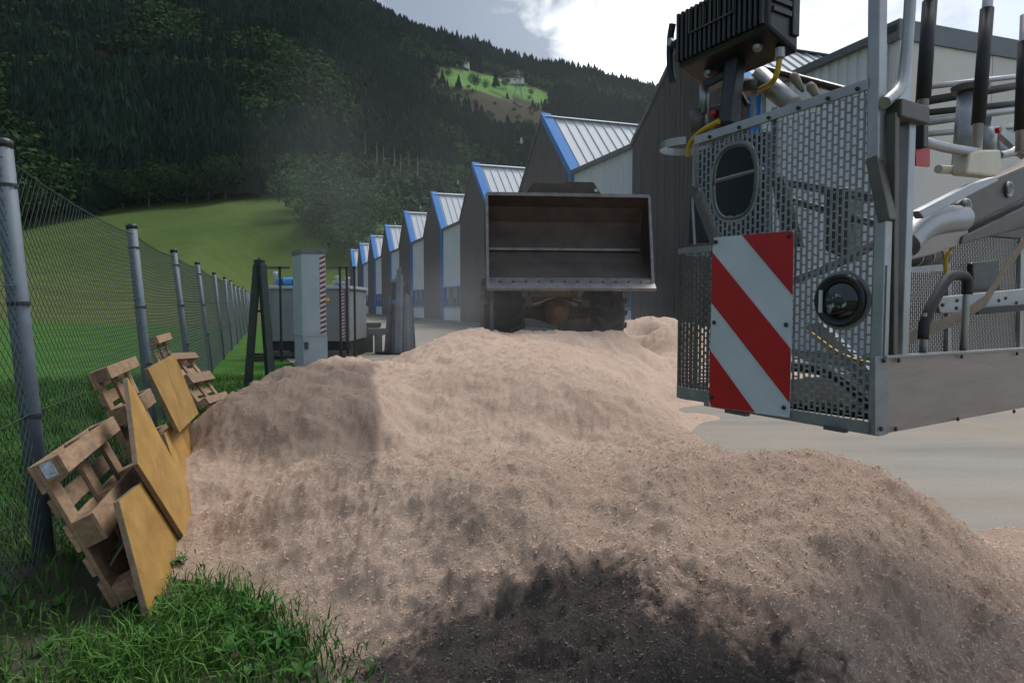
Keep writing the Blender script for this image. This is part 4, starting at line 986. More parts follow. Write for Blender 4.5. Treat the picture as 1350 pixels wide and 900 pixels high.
    padded([(1230, -60), (1216, 148)], [(1228, 2), (1217, 132)], .05, .0155)
    padded([(1307, -60), (1287, 196)], [(1304, 12), (1289, 164)], .10)
    padded([(1352, 20), (1345, 200)], [(1352, 55), (1345, 172)], .06)
    MB().bar(sd(1213, 150, .05), sd(1213, 196, .05), .03, .035, up=u).build('rail_socket', M_black, root, bevel=.004)
    MB().prism([sd(1207, 192, .055), sd(1226, 192, .055), sd(1226, 220, .055), sd(1208, 218, .055)], u * .008).build('red_latch', M_red, root)
    MB().tube([sd(1214, 186, .06), sd(1250, 196, .06), sd(1286, 201, .08)], .015, 10, smooth=1).build('cross_tube', M_alu, root, smooth=True)
    MB().prism([sd(1279, 198, .06), sd(1320, 197, .06), sd(1322, 222, .06), sd(1314, 233, .06), sd(1275, 229, .06)], u * .05).build('plastic_block', M_cream, root, bevel=.008)
    MB().tube([sd(1237, 223, .12), sd(1272, 225, .12)], .014, 10).build('plastic_sleeve', M_cream, root)
    MB().tube([sd(1279, 118, .3), sd(1270, 225, .3)], .042, 18).build('hydraulic_cylinder', M_alu, root, smooth=True)
    MB().lathe(sd(1279, 118, .3), (0, 0, 1), [(-.01, .062), (.012, .066), (.02, .06)], 18).build('cylinder_flange', M_alu_d, root)
    MB().tube([sd(1306, 168, .2), sd(1304, 205, .2)], .022, 12).build('short_cylinder', M_alu, root, smooth=True)
    MB().lathe(sd(1313, 172, .17), -u, [(0, .012), (.015, .012)], 10).build('red_knob', M_red, root)
    for y0, y1, r, m in ((135, 100, .018, M_rubber), (150, 128, .014, M_rubber), (162, 134, .018, M_alu), (116, 92, .012, M_alu), (178, 160, .012, M_alu)):
        MB().tube([sd(1212, y0, .5), sd(1420, y1, .5)], r, 10).build('rear_rail', m, root, smooth=True)
    MB().bar(sd(1302, 160, .45), sd(1352, 205, .45), .03, .04).build('diagonal_brace', M_alu, root)
    MB().tube([sd(1318, 205, .15), sd(1340, 200, .15), sd(1350, 180, .15)], .014, 10, smooth=2).build('elbow', M_alu, root)
    MB().prism([sd(1315, 168, .5), sd(1350, 160, .5), sd(1350, 205, .5), sd(1320, 205, .5)], u * .03).build('sensor_plate', M_cab, root)
    # ---- boom head
    bm_ = MB().prism([sd(1440, 170, .30), sd(1352, 218, .30), sd(1300, 240, .30), sd(1262, 268, .30), sd(1262, 292, .30), sd(1268, 304, .30), sd(1352, 262, .30), sd(1440, 218, .30)], u * .09).build('boom_arm', M_alu_d, root, bevel=.01)
    for x, y in ((1329, 250), (1273, 273)):
        MB().lathe(sd(x, y, .298), -u, [(0, .034), (.008, .034), (.010, .026), (.004, .022)], 20).build('hole_rim', M_alu, bm_, smooth=True)
        MB().lathe(sd(x, y, .290), -u, [(0, .018), (.004, .018)], 16).build('hole', M_black, bm_)
    MB().prism([sd(1440, 232, .29), sd(1352, 272, .29), sd(1270, 312, .29), sd(1268, 322, .29), sd(1352, 300, .29), sd(1440, 262, .29)], u * .12).build('boom_underside', M_alu_d, root, bevel=.006)
    MB().prism([sd(1211, 278, .22), sd(1282, 242, .22), sd(1312, 233, .22), sd(1318, 238, .22), sd(1218, 288, .22)], u * .03).build('lever_plate', M_alu, root, bevel=.004)
    MB().tube([sd(1192, 322, .32), sd(1205, 305, .32), sd(1225, 292, .32), sd(1265, 288, .32)], .055, 18, smooth=2).build('boom_pipe', M_alu, root, smooth=True)
    MB().prism([sd(1196, 332, .3), sd(1212, 314, .3), sd(1240, 302, .3), sd(1276, 300, .3), sd(1280, 318, .3), sd(1230, 336, .3), sd(1196, 344, .3)], u * .06).build('boom_shroud', M_alu_brush, root, bevel=.006)
    MB().tube([sd(1190, 342, .5), sd(1243, 338, .5)], .034, 16).build('lower_pipe', M_alu_d, root, smooth=True)
    for x in (1205, 1220, 1233): MB().lathe(sd(x, 341 - (x - 1190) * .08, .5), v, [(0, .037), (.01, .037)], 16).build('pipe_ring', M_alu, root)
    MB().prism([sd(1300, 310, .42), sd(1350, 290, .42), sd(1440, 262, .42), sd(1440, 302, .42), sd(1350, 314, .42)], u * .05).build('black_boom_cover', M_black, root)
    MB().tube([sd(1257, 306, .4), sd(1256, 325, .4), sd(1246, 338, .4), sd(1247, 360, .4)], .009, 8, smooth=2).build('yellow_hose', M_yellow_hose, root, smooth=True)
    # ---- far long side
    kk = .70
    pol = [(float(np.dot(sd(x, y, kk) - P0, v)), float(sd(x, y, kk)[2] - P0[2])) for x, y in ((1172, 357), (1246, 357), (1262, 308), (1440, 296), (1440, 470), (1172, 472))]
    A2 = np.array(pol); in2 = pip(pol)
    perf('perforated_rear_panel', lambda a, b: P0 + u * kk + v * a + UP * b, A2[:, 0].min(), A2[:, 0].max(), A2[:, 1].min(), A2[:, 1].max(), in2, M_alu_d, root)
    MB().bar(sd(1170, 355, kk - .01), sd(1250, 352, kk - .01), .02, .035).build('rear_top_rail', M_alu, root)
    MB().bar(sd(1249, 352, kk - .01), sd(1249, 470, kk - .01), .03, .02, up=u).build('rear_post', M_alu, root)
    MB().bar(sd(1346, 305, kk - .01), sd(1344, 470, kk - .01), .05, .02, up=u).build('rear_post', M_alu, root)
    MB().prism([sd(1282, 346, kk - .05), sd(1318, 342, kk - .05), sd(1320, 382, kk - .05), sd(1283, 385, kk - .05)], u * .03).build('backrest_pad', M_black, root, bevel=.012)
    br = MB().prism([sd(1234, 392, .45), sd(1440, 372, .45), sd(1440, 398, .45), sd(1340, 408, .45), sd(1240, 413, .45)], u * .02).build('hinge_bracket', M_alu, root, bevel=.004)
    for x, y in ((1243, 402), (1261, 406), (1317, 396), (1340, 399), (1326, 393), (1262, 396)):
        MB().lathe(sd(x, y, .449), -u, [(0, .008), (.004, .008)], 10).build('bracket_hole', M_black, br)
    MB().bar(sd(1285, 410, .42), sd(1440, 398, .42), .03, .03).build('dark_link', M_dark_metal, root)
    st = [sd(1186, 452, .25), sd(1230, 432, .25), sd(1268, 418, .25), sd(1300, 396, .25), sd(1328, 350, .25), sd(1352, 318, .25), sd(1400, 280, .25)]
    V = []; 
    for p in st: V += [p + UP * .022, p - UP * .022, p - UP * .022 + u * .004, p + UP * .022 + u * .004]
    MB().add(V, [(4 * k + j, 4 * k + (j + 1) % 4, 4 * k + 4 + (j + 1) % 4, 4 * k + 4 + j) for k in range(len(st) - 1) for j in range(4)]).build('webbing_strap', M_strap, root)
    # ---- black step handle on the kick plate
    hd = MB().tube([sd(1217, 466, .02), sd(1218, 440, .02), sd(1220, 418, .02), sd(1247, 368, .02), sd(1254, 363, .02), sd(1270, 362, .02), sd(1276, 368, .02), sd(1274, 392, .02), sd(1270, 464, .02)], .0105, 12).build('step_handle', M_alu, root, smooth=True)
    MB().tube([sd(1217, 447, .02), sd(1219, 420, .02), sd(1246, 370, .02), sd(1254, 363, .02), sd(1270, 362, .02), sd(1276, 369, .02), sd(1275, 388, .02)], .0155, 12, smooth=1).build('handle_grip', M_rubber, hd, smooth=True)
    # floor
    e = P0 + UP * .03
    MB().prism([e + u * .02 + v * .02, e + u * .70 + v * .02, e + u * .70 + v * 1.9, e + u * .02 + v * 1.9], UP * .02).build('floor', mat('matt_floor', (.03, .028, .026), .95, 0, .3, 20, spec=.05), root)
    # ---- hoop at the upper left, hoses, pipes below the floodlight
    hc = fr(905, 193, .10)
    pts = [hc + .095 * (math.cos(t) * u + math.sin(t) * v) for t in np.linspace(-2.3, 2.0, 16)]
    V = []
    for p in pts: V += [p + UP * .013, p - UP * .013, p - UP * .013 + (p - hc) * .05, p + UP * .013 + (p - hc) * .05]
    MB().add(V, [(4 * k + j, 4 * k + (j + 1) % 4, 4 * k + 4 + (j + 1) % 4, 4 * k + 4 + j) for k in range(15) for j in range(4)]).build('holder_hoop', M_alu, root)
    MB().tube([fr(907, 206, .02), fr(908, 190, .02), fr(925, 172, .0), fr(948, 160, .0)], .0095, 10, smooth=2).build('yellow_hose', M_yellow_hose, root, smooth=True)
    MB().tube([fr(921, 176, .06), fr(921, 146, .06)], .030, 16).build('mast_socket', M_alu_d, root, smooth=True)
    MB().tube([fr(927, 150, .06), fr(929, 112, .06)], .017, 14).build('mast', M_alu, root, smooth=True)
    MB().prism([fr(935, 140, .04), fr(956, 136, .04), fr(960, 162, .04), fr(936, 168, .04)], v * .05).build('switch_box', M_black, root, bevel=.006)
    MB().lathe(fr(942, 150, .038), -v, [(0, .014), (.008, .012), (.012, .005)], 14).build('red_button', M_red, root, smooth=True)
    MB().tube([fr(1000, 100, .22), fr(1045, 140, .22)], .034, 14).build('nozzle_pipe', M_alu, root, smooth=True)
    MB().lathe(fr(990, 116, .2), (0, 0, 1), [(-.02, .04), (.01, .044), (.03, .03)], 14).build('nozzle_cap', M_alu_d, root, smooth=True)
    for x, y in ((1044, 111), (1066, 124)):
        p = fr(x, y, .14); MB().lathe(p - u * .02, u * .6 + UP, [(-.04, .005), (-.02, .010), (.02, .016), (.035, .011)], 12).build('lever_knob', M_strap, root, smooth=True)
    MB().tube([fr(1010, 92, .35), fr(1115, 120, .35)], .014, 8).build('black_rod', M_black, root)
    for x, y0 in ((994, 118), (1007, 122)): MB().tube([fr(x, y0, .2), fr(x, 158, .2)], .007, 8).build('thin_rod', M_alu, root)
    MB().tube([fr(972, 116, .12), fr(986, 140, .12)], .011, 8).build('pistol_grip', M_black, root)

    # ---- floodlight above the end panel (stands on the basket's mast)
    mp = fr(960, 162, .03)
    fl = thing('floodlight', tuple(mp), 'black ribbed floodlight housing mounted above the basket', 'floodlight')
    dv = v; up2 = UP
    pl_, pr_ = fr(893, 90, -.01), fr(1013, 36, -.01)
    Lf = np.linalg.norm(pr_ - pl_); o_ = pl_.copy(); du = (pr_ - pl_) / Lf
    Hh = .195; Dp = .155
    zr = (pr_[2] - pl_[2])
    # box between left bottom o_ and length Lf along du
    B = lambda a, b, c: o_ + du * a + up2 * b + dv * c + UP * zr * a / Lf * 0
    body = MB().prism([B(0, .0, 0), B(0, Hh - .02, 0), B(0, Hh, .02), B(0, Hh, Dp), B(0, -.05, Dp)], du * Lf).build('housing', M_black, fl, bevel=.012)
    nf = 18
    for k in range(nf):
        a = .012 + (Lf - .03) * k / (nf - 1)
        MB().box(B(a, Hh / 2, -.006), du, up2, dv, .006, Hh / 2 - .014, .010).build('cooling_fin', M_black, fl, bevel=.002)
    gz = M_dark_metal
    for b in (.09, .17): MB().tube([B(.07, b, -.02), B(Lf * .68, b, -.02)], .0028, 6).build('guard_wire', M_alu_d, fl)
    for k in range(7): a = .07 + (Lf * .68 - .07) * k / 6; MB().tube([B(a, .09, -.02), B(a, .17, -.02)], .0022, 6).build('guard_wire', M_alu_d, fl)
    MB().box(B(Lf + .003, Hh * .68, .055), dv, up2, du, .03, .025, .002).build('rating_label', M_sticker, fl)
    MB().box(B(Lf + .004, Hh * .47, .128), dv, up2, du, .018, Hh * .48, .006).build('end_cap', M_black, fl, bevel=.004)
    for b in (.06, .09): MB().box(B(Lf + .004, b, .06), dv, up2, du, .045, .008, .005).build('end_rib', M_black, fl)
    MB().tube([B(-.045, .175, .02), B(-.058, .12, .02), B(-.055, .02, .02), B(-.040, -.03, .02)], .013, 12, smooth=2).build('tilt_handle', M_rubber, fl, smooth=True)
    MB().bar(B(-.06, .10, .02), B(.0, .10, .05), .03, .03).build('handle_bracket', M_dark_metal, fl)
    MB().lathe(B(-.03, .10, .0), -v, [(0, .014), (.012, .014)], 6).build('wing_nut', M_alu, fl)
    MB().bar(B(Lf * .50, -.02, .08), mp - UP * .012, .055, .05, up=v).build('support_arm', M_black, fl, bevel=.008)
    MB().bar(fr(929, 116, .06), B(.14, -.045, .12), .07, .03).build('mount_plate', M_black, fl, bevel=.006)
    for a, c in ((.08, .07), (.30, .05)): MB().lathe(B(a, -.002 - .32 * c, c), -up2, [(0, .016), (.012, .016), (.02, .008)], 8).build('mount_nut', M_alu, fl)
    MB().lathe(B(Lf * .92, -.034, .10), -up2, [(0, .017), (.03, .017), (.034, .012)], 10).build('cable_gland', M_alu, fl)
    e = B(Lf * .92, -.066, .10)
    MB().tube([e, e - UP * .03 - du * .004, e - UP * .07 - du * .02, fr(1002, 118, .16)], .009, 10, smooth=2).build('yellow_cable', M_yellow_hose, fl, smooth=True)
    MB().tube([B(Lf * .3, Hh + .0, .1), B(Lf * .3, Hh + .06, .1)], .012, 8).build('top_bracket', M_black, fl)
basket()

# ================================================================== TREES
def conifer_mesh(seed, layers=5, pts=7):
    r = np.random.default_rng(seed); V = []; Fs = []
    for k in range(layers):
        t = k / layers; zb = .08 + t * .80; zt = zb + .34 * (1 - t * .45); rad = (.21 * (1 - t) ** .85 + .025); b = len(V)
        V.append((r.normal(0, .008), r.normal(0, .008), min(zt, 1.0)))
        for j in range(pts * 2):
            a = math.pi * j / pts + r.random() * .3; q = rad * (1.05 + .35 * r.random() if j % 2 == 0 else .45 + .2 * r.random())
            V.append((q * math.cos(a), q * math.sin(a), zb + (-.035 if j % 2 == 0 else .035) + r.normal(0, .015)))
        Fs += [(b, b + 1 + j, b + 1 + (j + 1) % (pts * 2)) for j in range(pts * 2)]
    return np.array(V), np.array(Fs)
def leafy_mesh(seed, n=70, size=.13, lobes=6):
    r = np.random.default_rng(seed); V = []; Fs = []
    L = [(r.normal(0, .16), r.normal(0, .16), .42 + .42 * r.random(), .20 + .12 * r.random()) for _ in range(lobes)] + [(0, 0, .6, .3)]
    for k in range(n):
        x, y, z, q = L[r.integers(len(L))]; d = r.normal(size=3); d /= np.linalg.norm(d); d[2] = d[2] * .9
        c = np.array([x, y, z]) + d * q * (.75 + .3 * r.random()); nn = d + r.normal(0, .55, 3); nn /= np.linalg.norm(nn)
        t = np.cross(nn, r.normal(size=3)); t /= np.linalg.norm(t); s = np.cross(nn, t); h = size * (.5 + .6 * r.random()); b = len(V)
        for a in range(4):
            an = math.pi / 2 * a + r.normal(0, .25); rr = h * (.55 + .5 * r.random()); V.append(c + rr * (math.cos(an) * t + math.sin(an) * s) + nn * r.normal(0, .012))
        Fs += [(b, b + 1, b + 2), (b, b + 2, b + 3)]
    return np.array(V), np.array(Fs)
def scatter(name, temps, pos, hgt, wid, m, **kw):
    Vs = []; Fs = []; off = 0; which = rng.integers(0, len(temps), len(pos))
    for k, (tv, tf) in enumerate(temps):
        sel = np.where(which == k)[0]
        if not len(sel): continue
        a = rng.random(len(sel)) * 2 * math.pi; c, s = np.cos(a), np.sin(a); w = (hgt[sel] * wid[sel])[:, None]
        X = (tv[None, :, 0] * c[:, None] - tv[None, :, 1] * s[:, None]) * w; Y = (tv[None, :, 0] * s[:, None] + tv[None, :, 1] * c[:, None]) * w; Z = tv[None, :, 2] * hgt[sel][:, None]
        V = np.stack([X, Y, Z], -1) + pos[sel][:, None, :]
        Fs.append((tf[None] + (np.arange(len(sel)) * len(tv))[:, None, None] + off).reshape(-1, 3)); Vs.append(V.reshape(-1, 3)); off += V.shape[0] * V.shape[1]
    return link(name, raw_mesh(name, np.concatenate(Vs), np.concatenate(Fs), m), kind='stuff', **kw)
CON = [conifer_mesh(s) for s in range(5)]; LEAF = [leafy_mesh(s, 100, .10) for s in range(5)]; LEAF_HD = [leafy_mesh(50 + s, 1500, .030, 10) for s in range(3)]
SHRUBS = [(396, 225), (445, 215), (640, 232), (640, 340), (430, 345), (398, 300)]
def build_forest():
    n = 21000; az = R(-41) + R(64) * rng.random(n); px = 675 + 900 * np.tan(az); rmax = np.interp(px, PXS, RR) * 1.04
    r = np.sqrt(252 ** 2 + (rmax ** 2 - 252 ** 2) * rng.random(n) ** 1.25)
    x, y = r * np.sin(az), r * np.cos(az); z = terrain(x, y); X, Yp = pix(x, y, z)
    clear = in_poly(X, Yp, MEADOW) | (in_poly(X, Yp, CLEARCUT) & (rng.random(n) > .06)) | (in_poly(X, Yp, SCRUB) & (rng.random(n) > .12))
    # leave the view to the upper meadow open: no tall tree right below its lower rim
    shrub = in_poly(X, Yp, SHRUBS)
    keep = ~clear; den = np.clip(.35 + .65 * (420 / r), 0, 1); keep &= rng.random(n) < np.where(r > 420, np.clip(den * 1.15, 0, 1), 1)
    leafy = (fbm(x / 90, y / 90, 3, 77) + .10 * (Yp > 110) - .12 * (Yp < 70) + .10 * (X < 430) - .10 * (X > 480) > .06) | (shrub & (rng.random(n) > .25))
    x, y, z, X, Yp, r, leafy, shrub = (q[keep] for q in (x, y, z, X, Yp, r, leafy, shrub)); n = len(x)
    h = np.where(leafy, rng.uniform(9, 15, n), rng.uniform(15, 26, n)); h = np.where(shrub, h * np.where(leafy, .55, .5), h); h = h * np.clip(.8 + r / 2500, .8, 1.25)
    low = in_poly(X, Yp, [(560, 104), (730, 128), (735, 190), (560, 150)]); h = np.where(low, h * .42, h)
    pos = np.stack([x, y, z - .5], -1)
    a = ~leafy
    scatter('conifer_forest', CON, pos[a], h[a], np.where(r[a] > 0, rng.uniform(.75, 1.05, a.sum()), 1), M_conifer, label='dark conifer forest covering the steep mountain side', category='forest')
    b = leafy & ~shrub
    scatter('broadleaf_forest', LEAF, pos[b], h[b], rng.uniform(1.0, 1.4, b.sum()), M_leaf, label='patches of lighter broadleaf trees among the dark conifers', category='forest')
    c = leafy & shrub
    scatter('shrub_slope', LEAF, pos[c], h[c], rng.uniform(1.1, 1.6, c.sum()), M_leaf_l, label='pale green scrub on the slope above the hall roofs', category='shrubs')
build_forest()
def tree_meshes(name, temps, m, trunk_h, bark):
    out = []
    for k, (tv, tf) in enumerate(temps):
        me = raw_mesh('crown', tv, tf, m)
        mb = MB(); mb.tube([(0, 0, -.03), (.005, 0, trunk_h * .5), (-.004, .004, trunk_h)], [.020, .015, .007], 8)
        for q in range(4):
            an = q * 1.7 + k; mb.tube([(0, 0, trunk_h * (.55 + .1 * q)), (.12 * math.cos(an), .12 * math.sin(an), trunk_h * (.75 + .1 * q))], [.007, .003], 5)
        V = np.vstack(mb.v); tm = bpy.data.meshes.new('trunk'); tm.from_pydata(V.tolist(), [], mb.f); tm.materials.append(bark); out.append((me, tm))
    return out
T_LEAF = tree_meshes('leafy', LEAF_HD, M_leaf, .62, M_bark); T_PALE = tree_meshes('pale', LEAF_HD, M_leaf_l, .62, M_bark)
hi_con = [conifer_mesh(90 + s, 9, 11) for s in range(3)]
bare = [(np.column_stack([v[:, 0] * .9, v[:, 1] * .9, .42 + v[:, 2] * .58]), f) for v, f in hi_con]
T_CON = tree_meshes('con', hi_con, M_conifer, .85, M_bark); T_BARE = tree_meshes('bare', bare, M_conifer, .8, M_palebark)
def tree(name, kit, x, y, h, w, label, group):
    z = float(terrain(x, y)) - .2
    o = thing(name, (x, y, z), label, 'tree', group); o.scale = (h * w, h * w, h); o.rotation_euler = (0, 0, random.random() * 6.28)
    cm, tm = kit[random.randrange(len(kit))]
    for nm, me in (('crown', cm), ('trunk', tm)):
        c = bpy.data.objects.new(nm, me); COL.objects.link(c); c.parent = o
ORD = 'first second third fourth fifth sixth seventh eighth ninth tenth eleventh twelfth thirteenth fourteenth fifteenth sixteenth seventeenth eighteenth nineteenth twentieth twenty-first twenty-second twenty-third twenty-fourth'.split()
def at_pr(px, r): a = math.atan((px - 675) / 900); return r * math.sin(a), r * math.cos(a)
for n_, (px, r, h, w) in enumerate(sorted(((402, 205, 14, 1.3), (418, 190, 12, 1.4), (438, 196, 13, 1.4), (456, 182, 10, 1.5), (474, 190, 10, 1.5), (412, 225, 17, 1.2), (432, 222, 16, 1.2), (452, 215, 14, 1.3), (490, 178, 8, 1.6), (508, 185, 8, 1.6), (530, 190, 8, 1.5), (470, 215, 14, 1.3), (495, 210, 12, 1.4), (520, 214, 11, 1.4), (552, 205, 9, 1.5), (580, 212, 9, 1.5)))):
    tree('shrubby_tree', T_PALE, *at_pr(px, r), h, w, 'pale bushy tree right of the sloping meadow, %s from the left' % ORD[n_], 'bushy trees at the meadow side')
for k in range(24):
    px = -20 + 420 * (k + random.random() * .7) / 24; r = 249 + random.random() * 12
    tree('broadleaf_tree', T_LEAF, *at_pr(px, r), random.uniform(9, 15), random.uniform(1.1, 1.4), 'dark broadleaf tree at the forest foot above the meadow, %s from the left' % ORD[k], 'trees at the forest edge')
for k, px in enumerate((484, 492, 499, 508, 514, 522, 530, 541, 552)):
    tree('pine_tree', T_BARE, *at_pr(px, 300 + random.random() * 25), random.uniform(24, 31), .55, 'tall pine with bare pale trunk above the scrub, %s from the left' % ORD[k], 'bare trunked pines')
for n_, (px, py, h) in enumerate(sorted(((606, 118, 15), (628, 122, 17), (640, 120, 10), (654, 118, 20), (668, 119, 14), (585, 112, 16), (592, 106, 10), (700, 128, 9)))):
    for r in range(500, 1300, 8):
        x, y = at_pr(px, r); z = float(terrain(x, y))
        if pix(x, y, z)[1] < py: break
    tree('spruce_tree', T_CON if px % 4 else T_LEAF, x, y, h, .9, 'single tree on the bright high meadow near the farmhouses, %s from the left' % ORD[n_], 'trees on the high meadow')

# ================================================================== FARMHOUSES AND PYLONS ON THE MOUNTAIN
M_chalet = mat('dark_chalet_timber', (.05, .035, .028), .85, 0, .25, .5); M_plaster = mat('white_plaster', (.62, .60, .57), .8, 0, .08, .4); M_tile = mat('brown_roof', (.10, .065, .055), .8, 0, .2, .6)
def hit(px, py):
    for r in np.arange(400, 1600, 4):
        x, y = at_pr(px, r); z = float(terrain(x, y))
        if pix(x, y, z)[1] < py: return x, y, z
    return x, y, z
def farmhouse(px, py, w, h, d, label, timber=True, rot=0.0):
    x, y, z = hit(px, py); o = np.array([x, y, z - 1.5]); root = thing('farmhouse', tuple(o), label, 'house', 'farmhouses on the high meadow')
    c, s = math.cos(rot), math.sin(rot); ux = np.array([c, s, 0]); uy = np.array([-s, c, 0])
    MB().box(o + UP * (1.5 + h * .25), ux, uy, UP, w / 2, d / 2, h * .25 + 1.5).build('lower_wall', M_plaster, root)
    MB().box(o + UP * (3 + h * .72), ux, uy, UP, w / 2 + .15, d / 2 + .15, h * .235).build('upper_wall', M_chalet if timber else M_plaster, root)
    a = o + UP * (3 + h * .955); e = w * .62; rh = w * .20
    MB().prism([a - ux * e - uy * d * .6, a + ux * e - uy * d * .6, a - uy * d * .6 + UP * rh], uy * d * 1.2).build('roof', M_tile, root)
    for k in range(3):
        for q in (.22, .66):
            wn = MB().box(o + UP * (3 + h * q) + ux * w * (-.3 + .3 * k) - uy * (d / 2 + .18), ux, uy, UP, w * .06, .08, h * .09).build('window', M_win, root)
    MB().box(o + UP * (3 + h * .52) - uy * (d / 2 + .7), ux, uy, UP, w / 2 + .3, .5, .35).build('balcony', M_chalet, root)
farmhouse(611, 91, 16, 9, 12, 'dark farmhouse with pale balcony line, left of the small white house', True)
farmhouse(586, 78, 12, 10, 10, 'farmhouse highest up on the left, half hidden by conifers', False, .4)
farmhouse(639, 89, 7, 12, 8, 'small bright white house between trees on the mountain', False, -.2)
farmhouse(668, 100, 13, 9, 10, 'pale house above the long dark farmhouse on the meadow', False, .3)
farmhouse(678, 111, 26, 10, 12, 'long dark farmhouse on the right of the meadow, beside the pylon', True)
def pylon(px, py, H, label):
    x, y, z = hit(px, py); o = np.array([x, y, z - 1]); root = thing('power_pylon', tuple(o), label, 'pylon', 'steel pylons'); b = H * .14
    for sx in (-1, 1):
        for sy in (-1, 1): MB().bar(o + np.array([sx * b, sy * b, 0]), o + np.array([sx * .4, sy * .4, H]), .5, .5).build('leg', M_galv, root)
    for k in range(5):
        t = k / 5; t2 = (k + 1) / 5; w0 = b * (1 - t) + .4 * t; w1 = b * (1 - t2) + .4 * t2
        for s in (-1, 1): MB().bar(o + np.array([s * w0, -w0, H * t]), o + np.array([-s * w1, -w1, H * t2]), .25, .25).build('brace', M_galv, root)
    for q in (.72, .88): MB().bar(o + np.array([-H * .14, 0, H * q]), o + np.array([H * .14, 0, H * q]), .4, .4).build('cross_arm', M_galv, root)
pylon(683, 131, 32, 'pale lattice pylon below the farmhouses on the mountain')
pylon(559, 37, 30, 'small lattice pylon standing on the ridge against the sky')

# ================================================================== VERGE GRASS AND WEEDS
def build_grass():
    n = 150000
    yy = 1.3 * (14 / 1.3) ** rng.random(n); dist = rng.uniform(-3.5, 2.6, n)
    base = FB[None, :2] + S[None, :2] * ((yy - FB[1]) / S[1])[:, None] + Q[None, :2] * dist[:, None]
    x, y = base[:, 0], base[:, 1]; hz = pile_base(x, y); X, Yp = pix(x, y, np.zeros(n))
    keep = (hz < .05 + rng.normal(0, .035, n)) & (y > 1.0) & (X > -250) & (X < 560)
    keep &= ~((dist > 1.7) & (y > 5.2))
    pat = fbm(x * 1.4, y * 1.4, 3, 99)
    bare_ = (dist > -.35) & (dist < .9) & (y < 3.9) & (X < 190) & (Yp < 822)      # bare shaded earth round the pallet
    keep &= ~(bare_ & (rng.random(n) < .7)); keep &= rng.random(n) < np.clip(.65 + pat * 1.6, .1, 1)
    x, y, dist, pat = x[keep], y[keep], dist[keep], pat[keep]; n = len(x)
    h = rng.uniform(.05, .17, n) * (1 + 1.3 * np.clip(pat, -.3, .4)); h = np.where(dist < -.3, h * 1.7, h); w = rng.uniform(.0022, .0055, n)
    a = rng.random(n) * 2 * math.pi; lean = rng.uniform(.15, 1.1, n) * h; la = rng.random(n) * 2 * math.pi
    wd = np.stack([np.cos(a) * w, np.sin(a) * w, np.zeros(n)], -1); c = np.stack([x, y, np.full(n, -.015)], -1)
    ld = np.stack([np.cos(la) * lean, np.sin(la) * lean, np.zeros(n)], -1)
    m1 = c + ld * .3 + np.array([0, 0, 1]) * (h * .6)[:, None]; tip = c + ld + np.array([0, 0, 1]) * (h * (1 - .25 * lean / h))[:, None]
    V = np.stack([c - wd, c + wd, m1 + wd * .8, m1 - wd * .8, tip], 1).reshape(-1, 3); i0 = (np.arange(n) * 5)[:, None]
    Fc = np.concatenate([i0 + np.array([0, 1, 2]), i0 + np.array([0, 2, 3]), i0 + np.array([3, 2, 4])])
    link('verge_grass', raw_mesh('verge_grass', V, Fc, M_grass), kind='stuff', label='tufts of green grass along the fence and the edge of the heap', category='grass')
build_grass()
def weed(px, py, n, L, label, spread=1.0, w=.03):
    c = on_z(px, py, 0); root = thing('dock_weed', tuple(c), label, 'weed', 'leafy weeds in the verge')
    for k in range(n):
        a = 2 * math.pi * k / n + random.random() * .8; ln = L * random.uniform(.7, 1.2); d = np.array([math.cos(a), math.sin(a), 0]); sd_ = np.array([-d[1], d[0], 0])
        V = []; prev = c.copy(); el = 0
        ws = (.3, .7, .95, 1.0, .7, .15)
        for q, ww in enumerate(ws):
            t = q / 5; p = c + d * ln * (t * .35 + t * t * .45 * spread) + UP * ln * (t * 1.0 - .55 * spread * t * t)
            b = w * ww * random.uniform(.8, 1.15)
            V += [p + sd_ * b + UP * b * .5, p, p - sd_ * b + UP * b * .5]
        Fs = [(3 * q + j, 3 * q + j + 1, 3 * q + 4 + j, 3 * q + 3 + j) for q in range(5) for j in (0, 1)]
        MB().add(V, Fs).build('leaf', M_weed, root, smooth=True)
WL = 'small low leafy weed in the verge grass, %s from the left'
weed(372, 850, 12, .15, 'large dock weed at the foot of the heap, rightmost in the verge', 1.2, .013)
weed(350, 815, 6, .15, 'dock weed with one tall leaf against the sawdust', .9, .013)
weed(12, 800, 5, .17, 'bright upright leafy weed at the far left edge by the fence', .45, .016)
for n_, (px, py) in enumerate(sorted(((40, 810), (74, 806), (258, 830), (300, 870), (190, 850), (230, 880), (150, 880), (330, 890), (262, 790), (285, 820), (215, 800), (60, 860), (395, 895), (240, 745), (318, 845), (110, 895)))):
    weed(px, py, random.randint(4, 7), random.uniform(.07, .13), WL % ORD[n_], random.uniform(.6, 1.1), random.uniform(.012, .02))

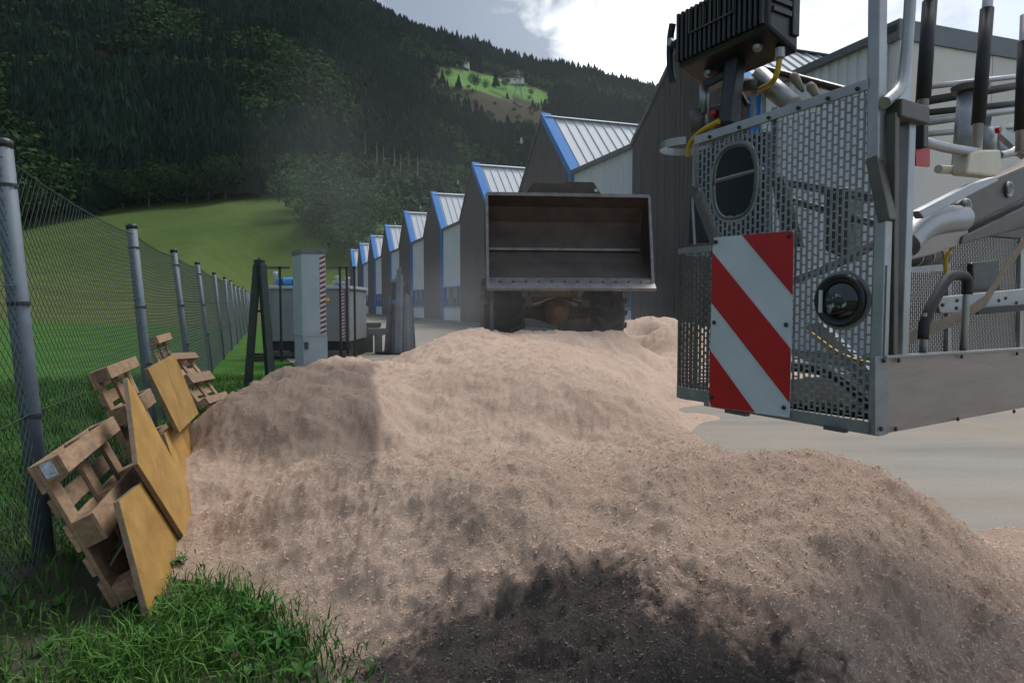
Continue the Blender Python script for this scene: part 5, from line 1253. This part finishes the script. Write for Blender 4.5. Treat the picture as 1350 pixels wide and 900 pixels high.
# ================================================================== DUST AND HAZE
def volume_mat(name, dens, col=(.85, .88, .92), aniso=.2):
    m = bpy.data.materials.new(name); m.use_nodes = True; t = m.node_tree; t.nodes.clear()
    out = N(t, 'ShaderNodeOutputMaterial'); pv = N(t, 'ShaderNodeVolumePrincipled'); pv.inputs['Color'].default_value = (*col, 1); pv.inputs['Anisotropy'].default_value = aniso
    pv.inputs['Density'].default_value = dens; t.links.new(pv.outputs[0], out.inputs['Volume']); return m
hb = MB().abox((-2700, -2700, -1.1), (2700, 2700, 780)); ho = hb.build('haze', volume_mat('haze_air', .00004, (.80, .87, .96))); prop(ho, kind='stuff', label='thin bluish haze in the valley air')

def dust(name, c, rad, dens, label, seed):
    m = bpy.data.materials.new(name); m.use_nodes = True; t = m.node_tree; t.nodes.clear(); out = N(t, 'ShaderNodeOutputMaterial')
    pv = N(t, 'ShaderNodeVolumePrincipled'); pv.inputs['Color'].default_value = (.88, .89, .90, 1); pv.inputs['Anisotropy'].default_value = .3
    tc = N(t, 'ShaderNodeTexCoord'); ln = N(t, 'ShaderNodeVectorMath', operation='LENGTH'); t.links.new(tc.outputs['Object'], ln.inputs[0])
    fall = math_n(t, 'POWER', math_n(t, 'MAXIMUM', math_n(t, 'SUBTRACT', 1.0, math_n(t, 'POWER', ln.outputs['Value'], 2.0)), 0.0), 1.6)
    mp = N(t, 'ShaderNodeMapping'); mp.inputs['Location'].default_value = (seed, seed * 1.7, 0); t.links.new(tc.outputs['Object'], mp.inputs[0])
    nz = N(t, 'ShaderNodeTexNoise', i_Scale=2.2, i_Detail=3.0, i_Roughness=.55); t.links.new(mp.outputs[0], nz.inputs['Vector'])
    d = math_n(t, 'MULTIPLY', fall, ramp(t, nz.outputs[0], [(.32, .12), (.66, 1.0)]))
    t.links.new(math_n(t, 'MULTIPLY', d, dens), pv.inputs['Density']); t.links.new(pv.outputs[0], out.inputs['Volume'])
    bm = bmesh.new(); bmesh.ops.create_icosphere(bm, subdivisions=3, radius=1.0); me = bpy.data.meshes.new(name); bm.to_mesh(me); bm.free(); me.materials.append(m)
    o = link(name, me, kind='stuff', label=label); o.location = c; o.scale = rad
dust('dust_cloud', (.1, 12.9, 1.3), (3.6, 2.2, 1.5), .12, 'wood dust whirling round the loader wheels', 1.0)
dust('dust_cloud', (.5, 24, 5.0), (13, 6.5, 7.5), .014, 'thin dust drifting between the loader and the halls', 4.0)
dust('smoke_plume', (-17, 62, 13), (8, 6, 15), .010, 'faint smoke plume rising in front of the forest', 7.0)
